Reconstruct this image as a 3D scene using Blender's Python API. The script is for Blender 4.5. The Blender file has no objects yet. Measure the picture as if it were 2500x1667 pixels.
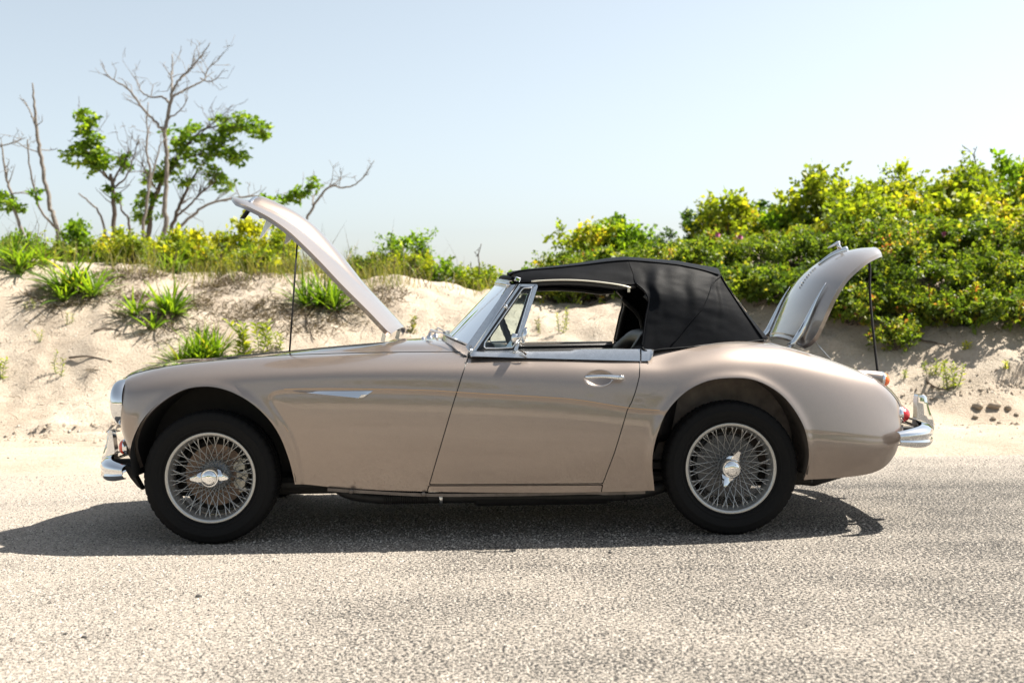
import bpy, math, random
import numpy as np
from mathutils import Vector, Matrix

random.seed(7)
RNG = np.random.default_rng(11)
scene = bpy.context.scene
COL = scene.collection
PI = math.pi

# ------------------------------------------------------------------ camera
F_PX = 2666.0                      # focal length in pixels of a 2500 px wide frame
CAM = np.array((0.0, -5.59, 1.0))
PITCH = math.atan(60.5 / F_PX)
ROLL = math.radians(1.036)
FWD = np.array((0.0, math.cos(PITCH), -math.sin(PITCH)))
R0 = np.array((1.0, 0.0, 0.0))
U0 = np.array((0.0, math.sin(PITCH), math.cos(PITCH)))
RIGHT = math.cos(ROLL) * R0 - math.sin(ROLL) * U0
UP = math.sin(ROLL) * R0 + math.cos(ROLL) * U0


def at(px, py, Y):
    """point at depth plane Y that the photograph shows at pixel px, py (2500 x 1667)"""
    d = FWD + (px - 1250.0) / F_PX * RIGHT + (833.5 - py) / F_PX * UP
    return CAM + d * ((Y - CAM[1]) / d[1])


cam_data = bpy.data.cameras.new('camera')
cam = bpy.data.objects.new('camera', cam_data)
COL.objects.link(cam)
cam_data.sensor_width = 36.0
cam_data.lens = 36.0 * F_PX / 2500.0
cam_data.clip_start = 0.05
cam_data.clip_end = 8000.0
cam_data.dof.use_dof = True
cam_data.dof.focus_distance = 4.95
cam_data.dof.aperture_fstop = 2.8
m = Matrix.Identity(4)
for i in range(3):
    m[i][0], m[i][1], m[i][2], m[i][3] = RIGHT[i], UP[i], -FWD[i], CAM[i]
cam.matrix_world = m
scene.camera = cam

# ------------------------------------------------------------------ sky, sun, exposure
SUN_DIR = Vector((0.68, 0.22, 1.0)).normalized()
SUN_EL = math.asin(SUN_DIR.z)
SUN_AZ = math.atan2(SUN_DIR.x, SUN_DIR.y)
world = bpy.data.worlds.new('World')
scene.world = world
world.use_nodes = True
wn = world.node_tree
wn.nodes.clear()
sky = wn.nodes.new('ShaderNodeTexSky')
sky.sky_type = 'NISHITA'
sky.sun_disc = False
sky.sun_elevation = SUN_EL
sky.sun_rotation = SUN_AZ
sky.altitude = 0.0
sky.air_density = 1.0
sky.dust_density = 1.6
sky.ozone_density = 1.0
bg = wn.nodes.new('ShaderNodeBackground')
bg.inputs['Strength'].default_value = 0.060
wo = wn.nodes.new('ShaderNodeOutputWorld')
hz = wn.nodes.new('ShaderNodeHueSaturation')      # thin summer haze: a paler blue all round
hz.inputs['Saturation'].default_value = 0.50
hz.inputs['Hue'].default_value = 0.484
wn.links.new(sky.outputs[0], hz.inputs['Color'])
wn.links.new(hz.outputs[0], bg.inputs['Color'])
wn.links.new(bg.outputs[0], wo.inputs['Surface'])

sun_data = bpy.data.lights.new('sun', 'SUN')
sun_data.energy = 5.0
sun_data.angle = math.radians(0.53)
sun_data.color = (1.0, 0.93, 0.82)
sun = bpy.data.objects.new('sun', sun_data)
COL.objects.link(sun)
sun.rotation_euler = (-SUN_DIR).to_track_quat('-Z', 'Y').to_euler()
sun.location = (8, 3, 16)

vs = scene.view_settings
vs.view_transform = 'Standard'
vs.look = 'None'
vs.exposure = 1.65
vs.gamma = 1.0
vs.use_curve_mapping = False
scene.render.engine = 'CYCLES'
scene.cycles.use_denoising = True
scene.cycles.max_bounces = 10
scene.cycles.transparent_max_bounces = 16
scene.cycles.sample_clamp_indirect = 8.0


# ------------------------------------------------------------------ materials
def new_mat(name):
    mt = bpy.data.materials.new(name)
    mt.use_nodes = True
    nt = mt.node_tree
    b = nt.nodes['Principled BSDF']
    return mt, nt, b


def setp(b, **kw):
    names = {'base': 'Base Color', 'rough': 'Roughness', 'metal': 'Metallic', 'coat': 'Coat Weight',
             'coat_rough': 'Coat Roughness', 'spec': 'Specular IOR Level', 'ior': 'IOR', 'trans': 'Transmission Weight',
             'sheen': 'Sheen Weight', 'sub': 'Subsurface Weight', 'emis': 'Emission Strength'}
    for k, v in kw.items():
        b.inputs[names[k]].default_value = (*v, 1.0) if isinstance(v, tuple) else v


def node(nt, kind, **kw):
    n = nt.nodes.new(kind)
    for k, v in kw.items():
        if k in n.inputs:
            n.inputs[k].default_value = v
        else:
            setattr(n, k, v)
    return n


def ramp(nt, stops, interp='LINEAR'):
    r = nt.nodes.new('ShaderNodeValToRGB')
    r.color_ramp.interpolation = interp
    el = r.color_ramp.elements
    while len(el) > 1:
        el.remove(el[-1])
    el[0].position = stops[0][0]
    el[0].color = (*stops[0][1], 1)
    for p, c in stops[1:]:
        e = el.new(p)
        e.color = (*c, 1)
    return r


def simple(name, base, rough=0.5, metal=0.0, noise=0.0, nscale=30.0, bump=0.0, bscale=200.0, **kw):
    mt, nt, b = new_mat(name)
    setp(b, base=base, rough=rough, metal=metal, **kw)
    tc = node(nt, 'ShaderNodeTexCoord')
    if noise > 0:
        n = node(nt, 'ShaderNodeTexNoise', Scale=nscale, Detail=6.0, Roughness=0.6)
        nt.links.new(tc.outputs['Object'], n.inputs['Vector'])
        lo = tuple(max(0, c * (1 - noise)) for c in base)
        hi = tuple(min(1, c * (1 + noise)) for c in base)
        r = ramp(nt, [(0.3, lo), (0.7, hi)])
        nt.links.new(n.outputs[0], r.inputs[0])
        nt.links.new(r.outputs[0], b.inputs['Base Color'])
    if bump > 0:
        n2 = node(nt, 'ShaderNodeTexNoise', Scale=bscale, Detail=4.0)
        nt.links.new(tc.outputs['Object'], n2.inputs['Vector'])
        bp = node(nt, 'ShaderNodeBump', Strength=bump, Distance=0.004)
        nt.links.new(n2.outputs[0], bp.inputs['Height'])
        nt.links.new(bp.outputs[0], b.inputs['Normal'])
    return mt


def paint_mat():
    mt, nt, b = new_mat('beige_metallic_paint')
    setp(b, base=(0.47, 0.375, 0.315), rough=0.38, metal=0.77, coat=1.0, coat_rough=0.025)
    b.inputs['Coat IOR'].default_value = 1.62
    tc = node(nt, 'ShaderNodeTexCoord')
    n = node(nt, 'ShaderNodeTexNoise', Scale=900.0, Detail=1.0)
    nt.links.new(tc.outputs['Object'], n.inputs['Vector'])
    r = ramp(nt, [(0.3, (0.226, 0.184, 0.157)), (0.7, (0.288, 0.237, 0.205))])
    nt.links.new(n.outputs[0], r.inputs[0])
    # road dust low on the flanks and faint smears
    n2 = node(nt, 'ShaderNodeTexNoise', Scale=14.0, Detail=6.0, Roughness=0.65)
    nt.links.new(tc.outputs['Object'], n2.inputs['Vector'])
    r2 = ramp(nt, [(0.45, (0.0,) * 3), (0.8, (0.22,) * 3)])
    nt.links.new(n2.outputs[0], r2.inputs[0])
    mx = node(nt, 'ShaderNodeMix', data_type='RGBA')
    mx.inputs[7].default_value = (0.30, 0.255, 0.21, 1)
    nt.links.new(r2.outputs[0], mx.inputs[0])
    nt.links.new(r.outputs[0], mx.inputs[6])
    nt.links.new(mx.outputs[2], b.inputs['Base Color'])
    r3 = ramp(nt, [(0.4, (0.02,) * 3), (0.85, (0.07,) * 3)])
    nt.links.new(n2.outputs[0], r3.inputs[0])
    nt.links.new(r3.outputs[0], b.inputs['Coat Roughness'])
    return mt


def chrome_mat():
    mt, nt, b = new_mat('chrome')
    setp(b, base=(0.72, 0.735, 0.75), rough=0.03, metal=1.0)
    return mt


def glass_mat(name, tint, dens):
    mt, nt, b = new_mat(name)
    out = nt.nodes['Material Output']
    nt.nodes.remove(b)
    tr = node(nt, 'ShaderNodeBsdfTransparent')
    tr.inputs['Color'].default_value = (*tint, 1)
    gl = node(nt, 'ShaderNodeBsdfGlossy', Roughness=0.02)
    gl.inputs['Color'].default_value = (1, 1, 1, 1)
    fr = node(nt, 'ShaderNodeFresnel', IOR=1.24)
    ad = node(nt, 'ShaderNodeMath', operation='ADD', use_clamp=True)
    ad.inputs[1].default_value = dens
    mx = node(nt, 'ShaderNodeMixShader')
    nt.links.new(fr.outputs[0], ad.inputs[0])
    nt.links.new(ad.outputs[0], mx.inputs[0])
    nt.links.new(tr.outputs[0], mx.inputs[1])
    nt.links.new(gl.outputs[0], mx.inputs[2])
    nt.links.new(mx.outputs[0], out.inputs['Surface'])
    return mt


def lens_mat(name, c):
    mt, nt, b = new_mat(name)
    setp(b, base=c, rough=0.12, coat=1.0, coat_rough=0.03, sub=0.25)
    tc = node(nt, 'ShaderNodeTexCoord')
    w = node(nt, 'ShaderNodeTexWave', Scale=60.0)
    w.bands_direction = 'Z'
    nt.links.new(tc.outputs['Object'], w.inputs['Vector'])
    bp = node(nt, 'ShaderNodeBump', Strength=0.35, Distance=0.003)
    nt.links.new(w.outputs[0], bp.inputs['Height'])
    nt.links.new(bp.outputs[0], b.inputs['Normal'])
    return mt


def sand_mat():
    mt, nt, b = new_mat('dune_sand')
    setp(b, rough=0.95, spec=0.15)
    tc = node(nt, 'ShaderNodeTexCoord')
    n1 = node(nt, 'ShaderNodeTexNoise', Scale=1.6, Detail=8.0, Roughness=0.62)
    n2 = node(nt, 'ShaderNodeTexNoise', Scale=42.0, Detail=6.0, Roughness=0.7)
    n3 = node(nt, 'ShaderNodeTexNoise', Scale=260.0, Detail=3.0, Roughness=0.7)
    for n in (n1, n2, n3):
        nt.links.new(tc.outputs['Object'], n.inputs['Vector'])
    r1 = ramp(nt, [(0.3, (0.325, 0.270, 0.212)), (0.55, (0.405, 0.348, 0.282)), (0.75, (0.455, 0.400, 0.332))])
    nt.links.new(n1.outputs[0], r1.inputs[0])
    r2 = ramp(nt, [(0.36, (0.78, 0.74, 0.70)), (0.5, (1, 1, 1))])
    nt.links.new(n2.outputs[0], r2.inputs[0])
    mul = node(nt, 'ShaderNodeMix', data_type='RGBA', blend_type='MULTIPLY')
    mul.inputs[0].default_value = 0.7
    nt.links.new(r1.outputs[0], mul.inputs[6])
    nt.links.new(r2.outputs[0], mul.inputs[7])
    # dark grains, shell bits and plant litter
    v = node(nt, 'ShaderNodeTexVoronoi', Scale=55.0)
    nt.links.new(tc.outputs['Object'], v.inputs['Vector'])
    r3 = ramp(nt, [(0.0, (0.35, 0.28, 0.22)), (0.10, (0.4, 0.33, 0.27)), (0.16, (1, 1, 1))])
    nt.links.new(v.outputs['Distance'], r3.inputs[0])
    n4 = node(nt, 'ShaderNodeTexNoise', Scale=2.3, Detail=4.0, Roughness=0.7)
    nt.links.new(tc.outputs['Object'], n4.inputs['Vector'])
    r4 = ramp(nt, [(0.48, (0, 0, 0)), (0.68, (0.8, 0.8, 0.8))])
    nt.links.new(n4.outputs[0], r4.inputs[0])
    mul2 = node(nt, 'ShaderNodeMix', data_type='RGBA', blend_type='MULTIPLY')
    nt.links.new(r4.outputs[0], mul2.inputs[0])
    nt.links.new(mul.outputs[2], mul2.inputs[6])
    nt.links.new(r3.outputs[0], mul2.inputs[7])
    nt.links.new(mul2.outputs[2], b.inputs['Base Color'])
    b1 = node(nt, 'ShaderNodeBump', Strength=0.9, Distance=0.03)
    nt.links.new(n2.outputs[0], b1.inputs['Height'])
    b2 = node(nt, 'ShaderNodeBump', Strength=0.5, Distance=0.006)
    nt.links.new(n3.outputs[0], b2.inputs['Height'])
    nt.links.new(b1.outputs[0], b2.inputs['Normal'])
    nt.links.new(b2.outputs[0], b.inputs['Normal'])
    return mt


def road_mat():
    """worn chip-seal: pale stone chips, dark binder in the pits, blown sand filling it towards the dune"""
    mt, nt, b = new_mat('chip_seal')
    setp(b, rough=0.9, spec=0.25)
    tc = node(nt, 'ShaderNodeTexCoord')
    L = nt.links.new
    nz = node(nt, 'ShaderNodeTexNoise', Scale=60.0, Detail=3.0)
    L(tc.outputs['Object'], nz.inputs['Vector'])
    v = node(nt, 'ShaderNodeTexVoronoi', Scale=105.0)
    v.feature = 'F1'
    v.inputs['Randomness'].default_value = 1.0
    L(tc.outputs['Object'], v.inputs['Vector'])
    fine = node(nt, 'ShaderNodeTexNoise', Scale=84.0, Detail=5.0, Roughness=0.66)
    L(tc.outputs['Object'], fine.inputs['Vector'])
    mid = node(nt, 'ShaderNodeTexNoise', Scale=1.1, Detail=6.0, Roughness=0.6)
    L(tc.outputs['Object'], mid.inputs['Vector'])
    # wheel-track streaks along the road, stretched noise
    mp = node(nt, 'ShaderNodeMapping')
    mp.inputs['Scale'].default_value = (0.30, 1.6, 1.0)
    mp.inputs['Rotation'].default_value = (0, 0, math.radians(-16))
    L(tc.outputs['Object'], mp.inputs['Vector'])
    streak = node(nt, 'ShaderNodeTexNoise', Scale=1.5, Detail=5.0, Roughness=0.55)
    L(mp.outputs[0], streak.inputs['Vector'])
    # pit mask: fine noise against a threshold moved by the large patterns
    sep = node(nt, 'ShaderNodeSeparateXYZ')
    L(tc.outputs['Object'], sep.inputs[0])
    mr = node(nt, 'ShaderNodeMapRange', clamp=True)      # more open asphalt to the right
    mr.inputs[1].default_value, mr.inputs[2].default_value = -2.6, 2.4
    mr.inputs[3].default_value, mr.inputs[4].default_value = 0.055, -0.055
    L(sep.outputs[0], mr.inputs[0])
    mr2 = node(nt, 'ShaderNodeMapRange', clamp=True)     # sand drifting in towards the dune
    mr2.inputs[1].default_value, mr2.inputs[2].default_value = 0.6, 2.3
    mr2.inputs[3].default_value, mr2.inputs[4].default_value = 0.0, 0.17
    L(sep.outputs[1], mr2.inputs[0])
    s1 = node(nt, 'ShaderNodeMath', operation='MULTIPLY_ADD')
    L(streak.outputs[0], s1.inputs[0])
    s1.inputs[1].default_value = 0.15
    s1.inputs[2].default_value = -0.075
    s2 = node(nt, 'ShaderNodeMath', operation='MULTIPLY_ADD')
    L(mid.outputs[0], s2.inputs[0])
    s2.inputs[1].default_value = 0.17
    s2.inputs[2].default_value = -0.085
    def add(a, c):
        n = node(nt, 'ShaderNodeMath', operation='ADD')
        L(a, n.inputs[0]); L(c, n.inputs[1])
        return n.outputs[0]
    off = add(add(s1.outputs[0], s2.outputs[0]), add(mr.outputs[0], mr2.outputs[0]))
    hgt = add(fine.outputs[0], off)
    pit = ramp(nt, [(0.468, (1, 1, 1)), (0.492, (0, 0, 0))])
    L(hgt, pit.inputs[0])
    # chip colours
    chip = ramp(nt, [(0.0, (0.125, 0.113, 0.100)), (0.35, (0.205, 0.184, 0.160)), (0.7, (0.275, 0.248, 0.217)), (1.0, (0.35, 0.32, 0.285))])
    L(v.outputs['Color'], chip.inputs[0])
    sandc = ramp(nt, [(0.3, (0.235, 0.198, 0.157)), (0.7, (0.285, 0.245, 0.198))])
    L(nz.outputs[0], sandc.inputs[0])
    sm = ramp(nt, [(0.55, (0, 0, 0)), (0.70, (0.9, 0.9, 0.9))])
    L(hgt, sm.inputs[0])
    mx1 = node(nt, 'ShaderNodeMix', data_type='RGBA')
    L(sm.outputs[0], mx1.inputs[0]); L(chip.outputs[0], mx1.inputs[6]); L(sandc.outputs[0], mx1.inputs[7])
    mx2 = node(nt, 'ShaderNodeMix', data_type='RGBA')
    mx2.inputs[7].default_value = (0.026, 0.025, 0.024, 1)
    L(pit.outputs[0], mx2.inputs[0]); L(mx1.outputs[2], mx2.inputs[6])
    L(mx2.outputs[2], b.inputs['Base Color'])
    b1 = node(nt, 'ShaderNodeBump', Strength=0.55, Distance=0.006)
    L(hgt, b1.inputs['Height'])
    b2 = node(nt, 'ShaderNodeBump', Strength=0.35, Distance=0.004)
    L(v.outputs['Distance'], b2.inputs['Height'])
    L(b1.outputs[0], b2.inputs['Normal'])
    L(b2.outputs[0], b.inputs['Normal'])
    return mt


def leaf_mat(name, stops, transl=0.52, rough=0.5):
    """leaf colour from the per-leaf random attribute 'tint'; light passes through the blade"""
    mt, nt, b = new_mat(name)
    L = nt.links.new
    a = node(nt, 'ShaderNodeAttribute', attribute_name='tint')
    r = ramp(nt, stops)
    L(a.outputs['Fac'], r.inputs[0])
    setp(b, rough=rough, spec=0.35)
    L(r.outputs[0], b.inputs['Base Color'])
    tl = node(nt, 'ShaderNodeBsdfTranslucent')
    g = node(nt, 'ShaderNodeMix', data_type='RGBA', blend_type='MULTIPLY')
    g.inputs[0].default_value = 1.0
    g.inputs[7].default_value = (1.5, 1.45, 0.55, 1)
    L(r.outputs[0], g.inputs[6])
    L(g.outputs[2], tl.inputs['Color'])
    mx = node(nt, 'ShaderNodeMixShader')
    mx.inputs[0].default_value = transl
    L(b.outputs[0], mx.inputs[1]); L(tl.outputs[0], mx.inputs[2])
    L(mx.outputs[0], nt.nodes['Material Output'].inputs['Surface'])
    return mt


M = {}
M['paint'] = paint_mat()
M['chrome'] = chrome_mat()
M['alu'] = simple('brushed_metal_trim', (0.62, 0.63, 0.64), rough=0.24, metal=1.0, noise=0.08, nscale=60)
M['silver'] = simple('silver_wheel_paint', (0.40, 0.40, 0.39), rough=0.36, metal=0.75, noise=0.06, nscale=90)
M['hub'] = simple('hub_grey', (0.22, 0.23, 0.24), rough=0.45, metal=0.6)
M['rubber'] = simple('tyre_rubber', (0.009, 0.009, 0.0092), rough=0.7, bump=0.2, bscale=300, spec=0.10)
M['seal'] = simple('black_rubber_seal', (0.014, 0.014, 0.015), rough=0.5)
M['black'] = simple('black_underbody', (0.014, 0.013, 0.012), rough=0.75, noise=0.3, nscale=20)
M['wellpaint'] = simple('dusty_inner_wing', (0.13, 0.108, 0.092), rough=0.5, metal=0.3, noise=0.35, nscale=14)
M['vinyl'] = simple('black_hood_vinyl', (0.0045, 0.0052, 0.0068), rough=0.55, noise=0.2, nscale=25, bump=0.15, bscale=420, spec=0.04)
M['leather'] = simple('black_leather', (0.018, 0.017, 0.017), rough=0.45, bump=0.3, bscale=150)
M['rust'] = simple('rusty_disc', (0.17, 0.118, 0.085), rough=0.55, metal=0.5, noise=0.35, nscale=18)
M['drum'] = simple('brake_drum_grey', (0.10, 0.10, 0.10), rough=0.6, metal=0.3, noise=0.3, nscale=25)
M['caliper'] = simple('caliper_zinc', (0.42, 0.40, 0.34), rough=0.5, metal=0.6, noise=0.3, nscale=40)
M['glass'] = glass_mat('windscreen_glass', (0.80, 0.88, 0.88), 0.02)
M['lampglass'] = glass_mat('headlamp_glass', (0.95, 0.97, 0.97), 0.12)
M['amber'] = lens_mat('amber_lens', (0.85, 0.16, 0.01))
M['redlens'] = lens_mat('red_lens', (0.55, 0.006, 0.012))
M['redamber'] = lens_mat('front_lamp_lens', (0.70, 0.06, 0.01))
M['cream'] = simple('cream_strip', (0.58, 0.55, 0.46), rough=0.35, metal=0.5)
M['gold'] = simple('coach_line_gold', (0.50, 0.29, 0.13), rough=0.4)
M['exhaust'] = simple('sooty_exhaust', (0.010, 0.010, 0.0105), rough=0.6, metal=0.2, noise=0.4, nscale=30)
M['ink'] = simple('engraved_ink', (0.05, 0.05, 0.05), rough=0.5)
M['sand'] = sand_mat()
M['road'] = road_mat()
M['bark'] = simple('grey_dead_bark', (0.15, 0.132, 0.115), rough=0.9, noise=0.35, nscale=25, bump=0.5, bscale=80)
M['bark2'] = simple('brown_bark', (0.085, 0.068, 0.053), rough=0.9, noise=0.35, nscale=25, bump=0.5, bscale=80)
M['stem'] = simple('green_stem', (0.09, 0.11, 0.035), rough=0.7, noise=0.3, nscale=20)
M['rootm'] = simple('dry_root', (0.06, 0.044, 0.031), rough=0.95, noise=0.4, nscale=30)
M['stone'] = simple('dark_stone', (0.03, 0.028, 0.026), rough=0.8, noise=0.4, nscale=60)
M['shell'] = simple('shell_bits', (0.34, 0.31, 0.265), rough=0.7, noise=0.25, nscale=60)
M['clod'] = simple('damp_clod_and_ledge_shade', (0.27, 0.222, 0.170), rough=0.95, noise=0.25, nscale=40, bump=0.7, bscale=120)  # clod colour, reused dark on the ledge crumbs to imitate shadow
G_DARK, G_MID, G_LIT = (0.030, 0.075, 0.012), (0.075, 0.15, 0.02), (0.19, 0.27, 0.03)
M['leaf_rose'] = leaf_mat('rose_leaf', [(0.0, (0.043, 0.082, 0.013)), (0.45, (0.099, 0.156, 0.018)), (0.72, (0.177, 0.227, 0.026)), (0.88, (0.312, 0.298, 0.043)), (0.95, (0.284, 0.163, 0.057)), (1.0, (0.270, 0.085, 0.040))])
M['leaf_lime'] = leaf_mat('lime_leaf', [(0.0, (0.070, 0.125, 0.014)), (0.5, (0.185, 0.245, 0.020)), (0.85, (0.31, 0.33, 0.025)), (1.0, (0.42, 0.30, 0.04))], transl=0.55)
M['leaf_yellow'] = leaf_mat('yellow_green_leaf', [(0.0, (0.14, 0.20, 0.017)), (0.35, (0.28, 0.31, 0.022)), (1.0, (0.45, 0.43, 0.028))], transl=0.55)
M['leaf_tree'] = leaf_mat('tree_leaf', [(0.0, (0.055, 0.120, 0.011)), (0.6, (0.130, 0.225, 0.018)), (1.0, (0.27, 0.34, 0.03))], transl=0.6)
M['leaf_dark'] = leaf_mat('dark_evergreen_leaf', [(0.0, (0.023, 0.060, 0.013)), (0.6, (0.060, 0.121, 0.020)), (1.0, (0.135, 0.185, 0.028))])
M['leaf_strap'] = leaf_mat('strap_leaf', [(0.0, (0.045, 0.095, 0.011)), (0.5, (0.105, 0.190, 0.016)), (0.9, (0.19, 0.27, 0.022)), (1.0, (0.32, 0.28, 0.05))], rough=0.42, transl=0.6)
M['grass'] = leaf_mat('dune_grass', [(0.0, (0.075, 0.10, 0.018)), (0.5, (0.145, 0.16, 0.035)), (1.0, (0.25, 0.21, 0.10))])
M['thatch'] = leaf_mat('dry_thatch', [(0.0, (0.045, 0.033, 0.021)), (0.5, (0.10, 0.075, 0.047)), (1.0, (0.20, 0.16, 0.105))], transl=0.15)
M['chip'] = leaf_mat('stone_chip', [(0.0, (0.06, 0.056, 0.052)), (0.35, (0.20, 0.18, 0.155)), (0.7, (0.29, 0.262, 0.23)), (1.0, (0.40, 0.37, 0.33))], transl=0.0, rough=0.85)
M['petal'] = simple('rose_petal', (0.42, 0.12, 0.24), rough=0.6)


# ------------------------------------------------------------------ mesh helpers
def tag(o, label=None, cat=None, group=None, kind=None):
    if label: o['label'] = label
    if cat: o['category'] = cat
    if group: o['group'] = group
    if kind: o['kind'] = kind
    return o


def empty(name, loc=(0, 0, 0), **kw):
    o = bpy.data.objects.new(name, None)
    COL.objects.link(o)
    o.location = tuple(float(c) for c in loc)
    o.empty_display_size = 0.1
    return tag(o, **kw)


def link(name, me, mat, parent=None, smooth=True):
    o = bpy.data.objects.new(name, me)
    COL.objects.link(o)
    if mat is not None and not me.materials:
        me.materials.append(mat)
    if smooth:
        me.polygons.foreach_set('use_smooth', np.ones(len(me.polygons), dtype=bool))
    if parent is not None:
        o.parent = parent
    return o


def mesh(name, verts, faces, mat, parent=None, smooth=True):
    me = bpy.data.meshes.new(name)
    me.from_pydata([tuple(map(float, v)) for v in verts], [], [tuple(int(i) for i in f) for f in faces])
    me.update()
    if parent is not None and parent.type == 'EMPTY' and tuple(parent.location) != (0, 0, 0):
        me.transform(Matrix.Translation(-parent.location))
    return link(name, me, mat, parent, smooth)


def fast_mesh(name, V, nper, mat, parent=None, smooth=False, tint=None):
    """many equal polygons: V (n*nper,3) verts in polygon order"""
    V = np.asarray(V, dtype=np.float32)
    n = len(V) // nper
    me = bpy.data.meshes.new(name)
    me.vertices.add(len(V)); me.loops.add(len(V)); me.polygons.add(n)
    me.vertices.foreach_set('co', V.ravel())
    me.loops.foreach_set('vertex_index', np.arange(len(V), dtype=np.int32))
    me.polygons.foreach_set('loop_start', np.arange(0, len(V), nper, dtype=np.int32))
    me.polygons.foreach_set('loop_total', np.full(n, nper, dtype=np.int32))
    me.update(calc_edges=True)
    if tint is not None:
        at_ = me.attributes.new('tint', 'FLOAT', 'POINT')
        at_.data.foreach_set('value', np.asarray(tint, dtype=np.float32))
    if parent is not None and parent.type == 'EMPTY':
        me.transform(Matrix.Translation(-parent.location))
    return link(name, me, mat, parent, smooth)


class MB:
    """collects simple solids into one mesh"""
    def __init__(self):
        self.v, self.f = [], []

    def add(self, verts, faces):
        o = len(self.v)
        self.v += [tuple(map(float, p)) for p in verts]
        self.f += [tuple(i + o for i in f) for f in faces]
        return self

    def box(self, c, s, rot=None, bev=0.0):
        x, y, z = s[0] / 2, s[1] / 2, s[2] / 2
        b = min(bev, x * 0.9, y * 0.9, z * 0.9)
        if b <= 0:
            P = [(sx * x, sy * y, sz * z) for sx in (-1, 1) for sy in (-1, 1) for sz in (-1, 1)]
            Fc = [(0, 1, 3, 2), (4, 6, 7, 5), (0, 4, 5, 1), (2, 3, 7, 6), (0, 2, 6, 4), (1, 5, 7, 3)]
        else:
            # rounded in the x-z outline with bevelled faces: three nested rings
            P, Fc = [], []
            rings = [(-y, b), (-y + b, 0), (y - b, 0), (y, b)]
            out = []
            for (yy, ins) in rings:
                ring = []
                for sx, sz in ((-1, -1), (1, -1), (1, 1), (-1, 1)):
                    for k in range(3):
                        a = math.atan2(sz, sx) + (k - 1) * PI / 4
                        if (sx * sz) > 0:
                            pass
                        ring.append((sx * (x - b) + (b - ins) * math.cos(a) * 1.0, yy, sz * (z - b) + (b - ins) * math.sin(a)))
                out.append(ring)
            for r in out:
                P += r
            n = 12
            for k in range(3):
                for i in range(n):
                    j = (i + 1) % n
                    Fc.append((k * n + i, k * n + j, (k + 1) * n + j, (k + 1) * n + i))
            Fc.append(tuple(range(n - 1, -1, -1)))
            Fc.append(tuple(3 * n + i for i in range(n)))
        if rot is not None:
            P = [tuple(rot @ Vector(p)) for p in P]
        return self.add([(p[0] + c[0], p[1] + c[1], p[2] + c[2]) for p in P], Fc)

    def tube(self, pts, r, n=8, caps=True):
        pts = [np.asarray(p, float) for p in pts]
        k = len(pts)
        rr = r if hasattr(r, '__len__') else [r] * k
        ref = np.array((0.13, 0.27, 0.95))
        V = []
        prev = None
        for i in range(k):
            t = pts[min(i + 1, k - 1)] - pts[max(i - 1, 0)]
            t = t / (np.linalg.norm(t) + 1e-12)
            if prev is None:
                a = np.cross(t, ref)
                if np.linalg.norm(a) < 1e-3:
                    a = np.cross(t, (1, 0, 0))
            else:
                a = prev - t * np.dot(prev, t)
            a = a / (np.linalg.norm(a) + 1e-12)
            prev = a
            b = np.cross(t, a)
            for j in range(n):
                w = 2 * PI * j / n
                V.append(pts[i] + rr[i] * (math.cos(w) * a + math.sin(w) * b))
        Fc = []
        for i in range(k - 1):
            for j in range(n):
                q = (j + 1) % n
                Fc.append((i * n + j, i * n + q, (i + 1) * n + q, (i + 1) * n + j))
        if caps:
            Fc.append(tuple(range(n - 1, -1, -1)))
            Fc.append(tuple((k - 1) * n + j for j in range(n)))
        return self.add(V, Fc)

    def lathe(self, prof, c, ax=(0, 1, 0), n=48, close=False):
        """prof: (r, h) pairs, h along ax from c"""
        ax = Vector(ax).normalized()
        u = ax.orthogonal().normalized() if abs(ax.y) < 0.9 else Vector((1, 0, 0))
        w = ax.cross(u).normalized()
        V, Fc = [], []
        k = len(prof)
        for (r, h) in prof:
            for j in range(n):
                a = 2 * PI * j / n
                V.append(Vector(c) + ax * h + (u * math.cos(a) + w * math.sin(a)) * r)
        for i in range(k - 1 if not close else k):
            i2 = (i + 1) % k
            for j in range(n):
                q = (j + 1) % n
                Fc.append((i * n + j, i2 * n + j, i2 * n + q, i * n + q))
        return self.add(V, Fc)

    def slab(self, poly, off):
        """closed polygon of 3-D points extruded by vector off"""
        n = len(poly)
        P = [np.asarray(p, float) for p in poly]
        Q = [p + np.asarray(off, float) for p in P]
        Fc = [tuple(range(n)), tuple(range(2 * n - 1, n - 1, -1))]
        for i in range(n):
            j = (i + 1) % n
            Fc.append((i, i + n, j + n, j))
        return self.add(P + Q, Fc)

    def grid(self, G, thick=None, normal_flip=False):
        """G (a,b,3) sheet; thick: give it thickness along its normals"""
        G = np.asarray(G, float)
        a, b = G.shape[:2]
        du = np.gradient(G, axis=0); dv = np.gradient(G, axis=1)
        nn = np.cross(du, dv)
        nn /= (np.linalg.norm(nn, axis=2, keepdims=True) + 1e-12)
        if normal_flip:
            nn = -nn
        idx = np.arange(a * b).reshape(a, b)
        Fc = []
        for i in range(a - 1):
            for j in range(b - 1):
                q = (idx[i, j], idx[i + 1, j], idx[i + 1, j + 1], idx[i, j + 1])
                Fc.append(q if not normal_flip else q[::-1])
        V = list(G.reshape(-1, 3))
        if thick:
            V2 = (G - nn * thick).reshape(-1, 3)
            o = len(V)
            V += list(V2)
            Fc += [tuple(i + o for i in f[::-1]) for f in Fc]
            rim = [(i, 0) for i in range(a)] + [(a - 1, j) for j in range(1, b)] + [(i, b - 1) for i in range(a - 2, -1, -1)] + [(0, j) for j in range(b - 2, 0, -1)]
            for k in range(len(rim)):
                p, q = idx[rim[k]], idx[rim[(k + 1) % len(rim)]]
                f = (p, p + o, q + o, q)
                Fc.append(f[::-1] if not normal_flip else f)
        return self.add(V, Fc)

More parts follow.
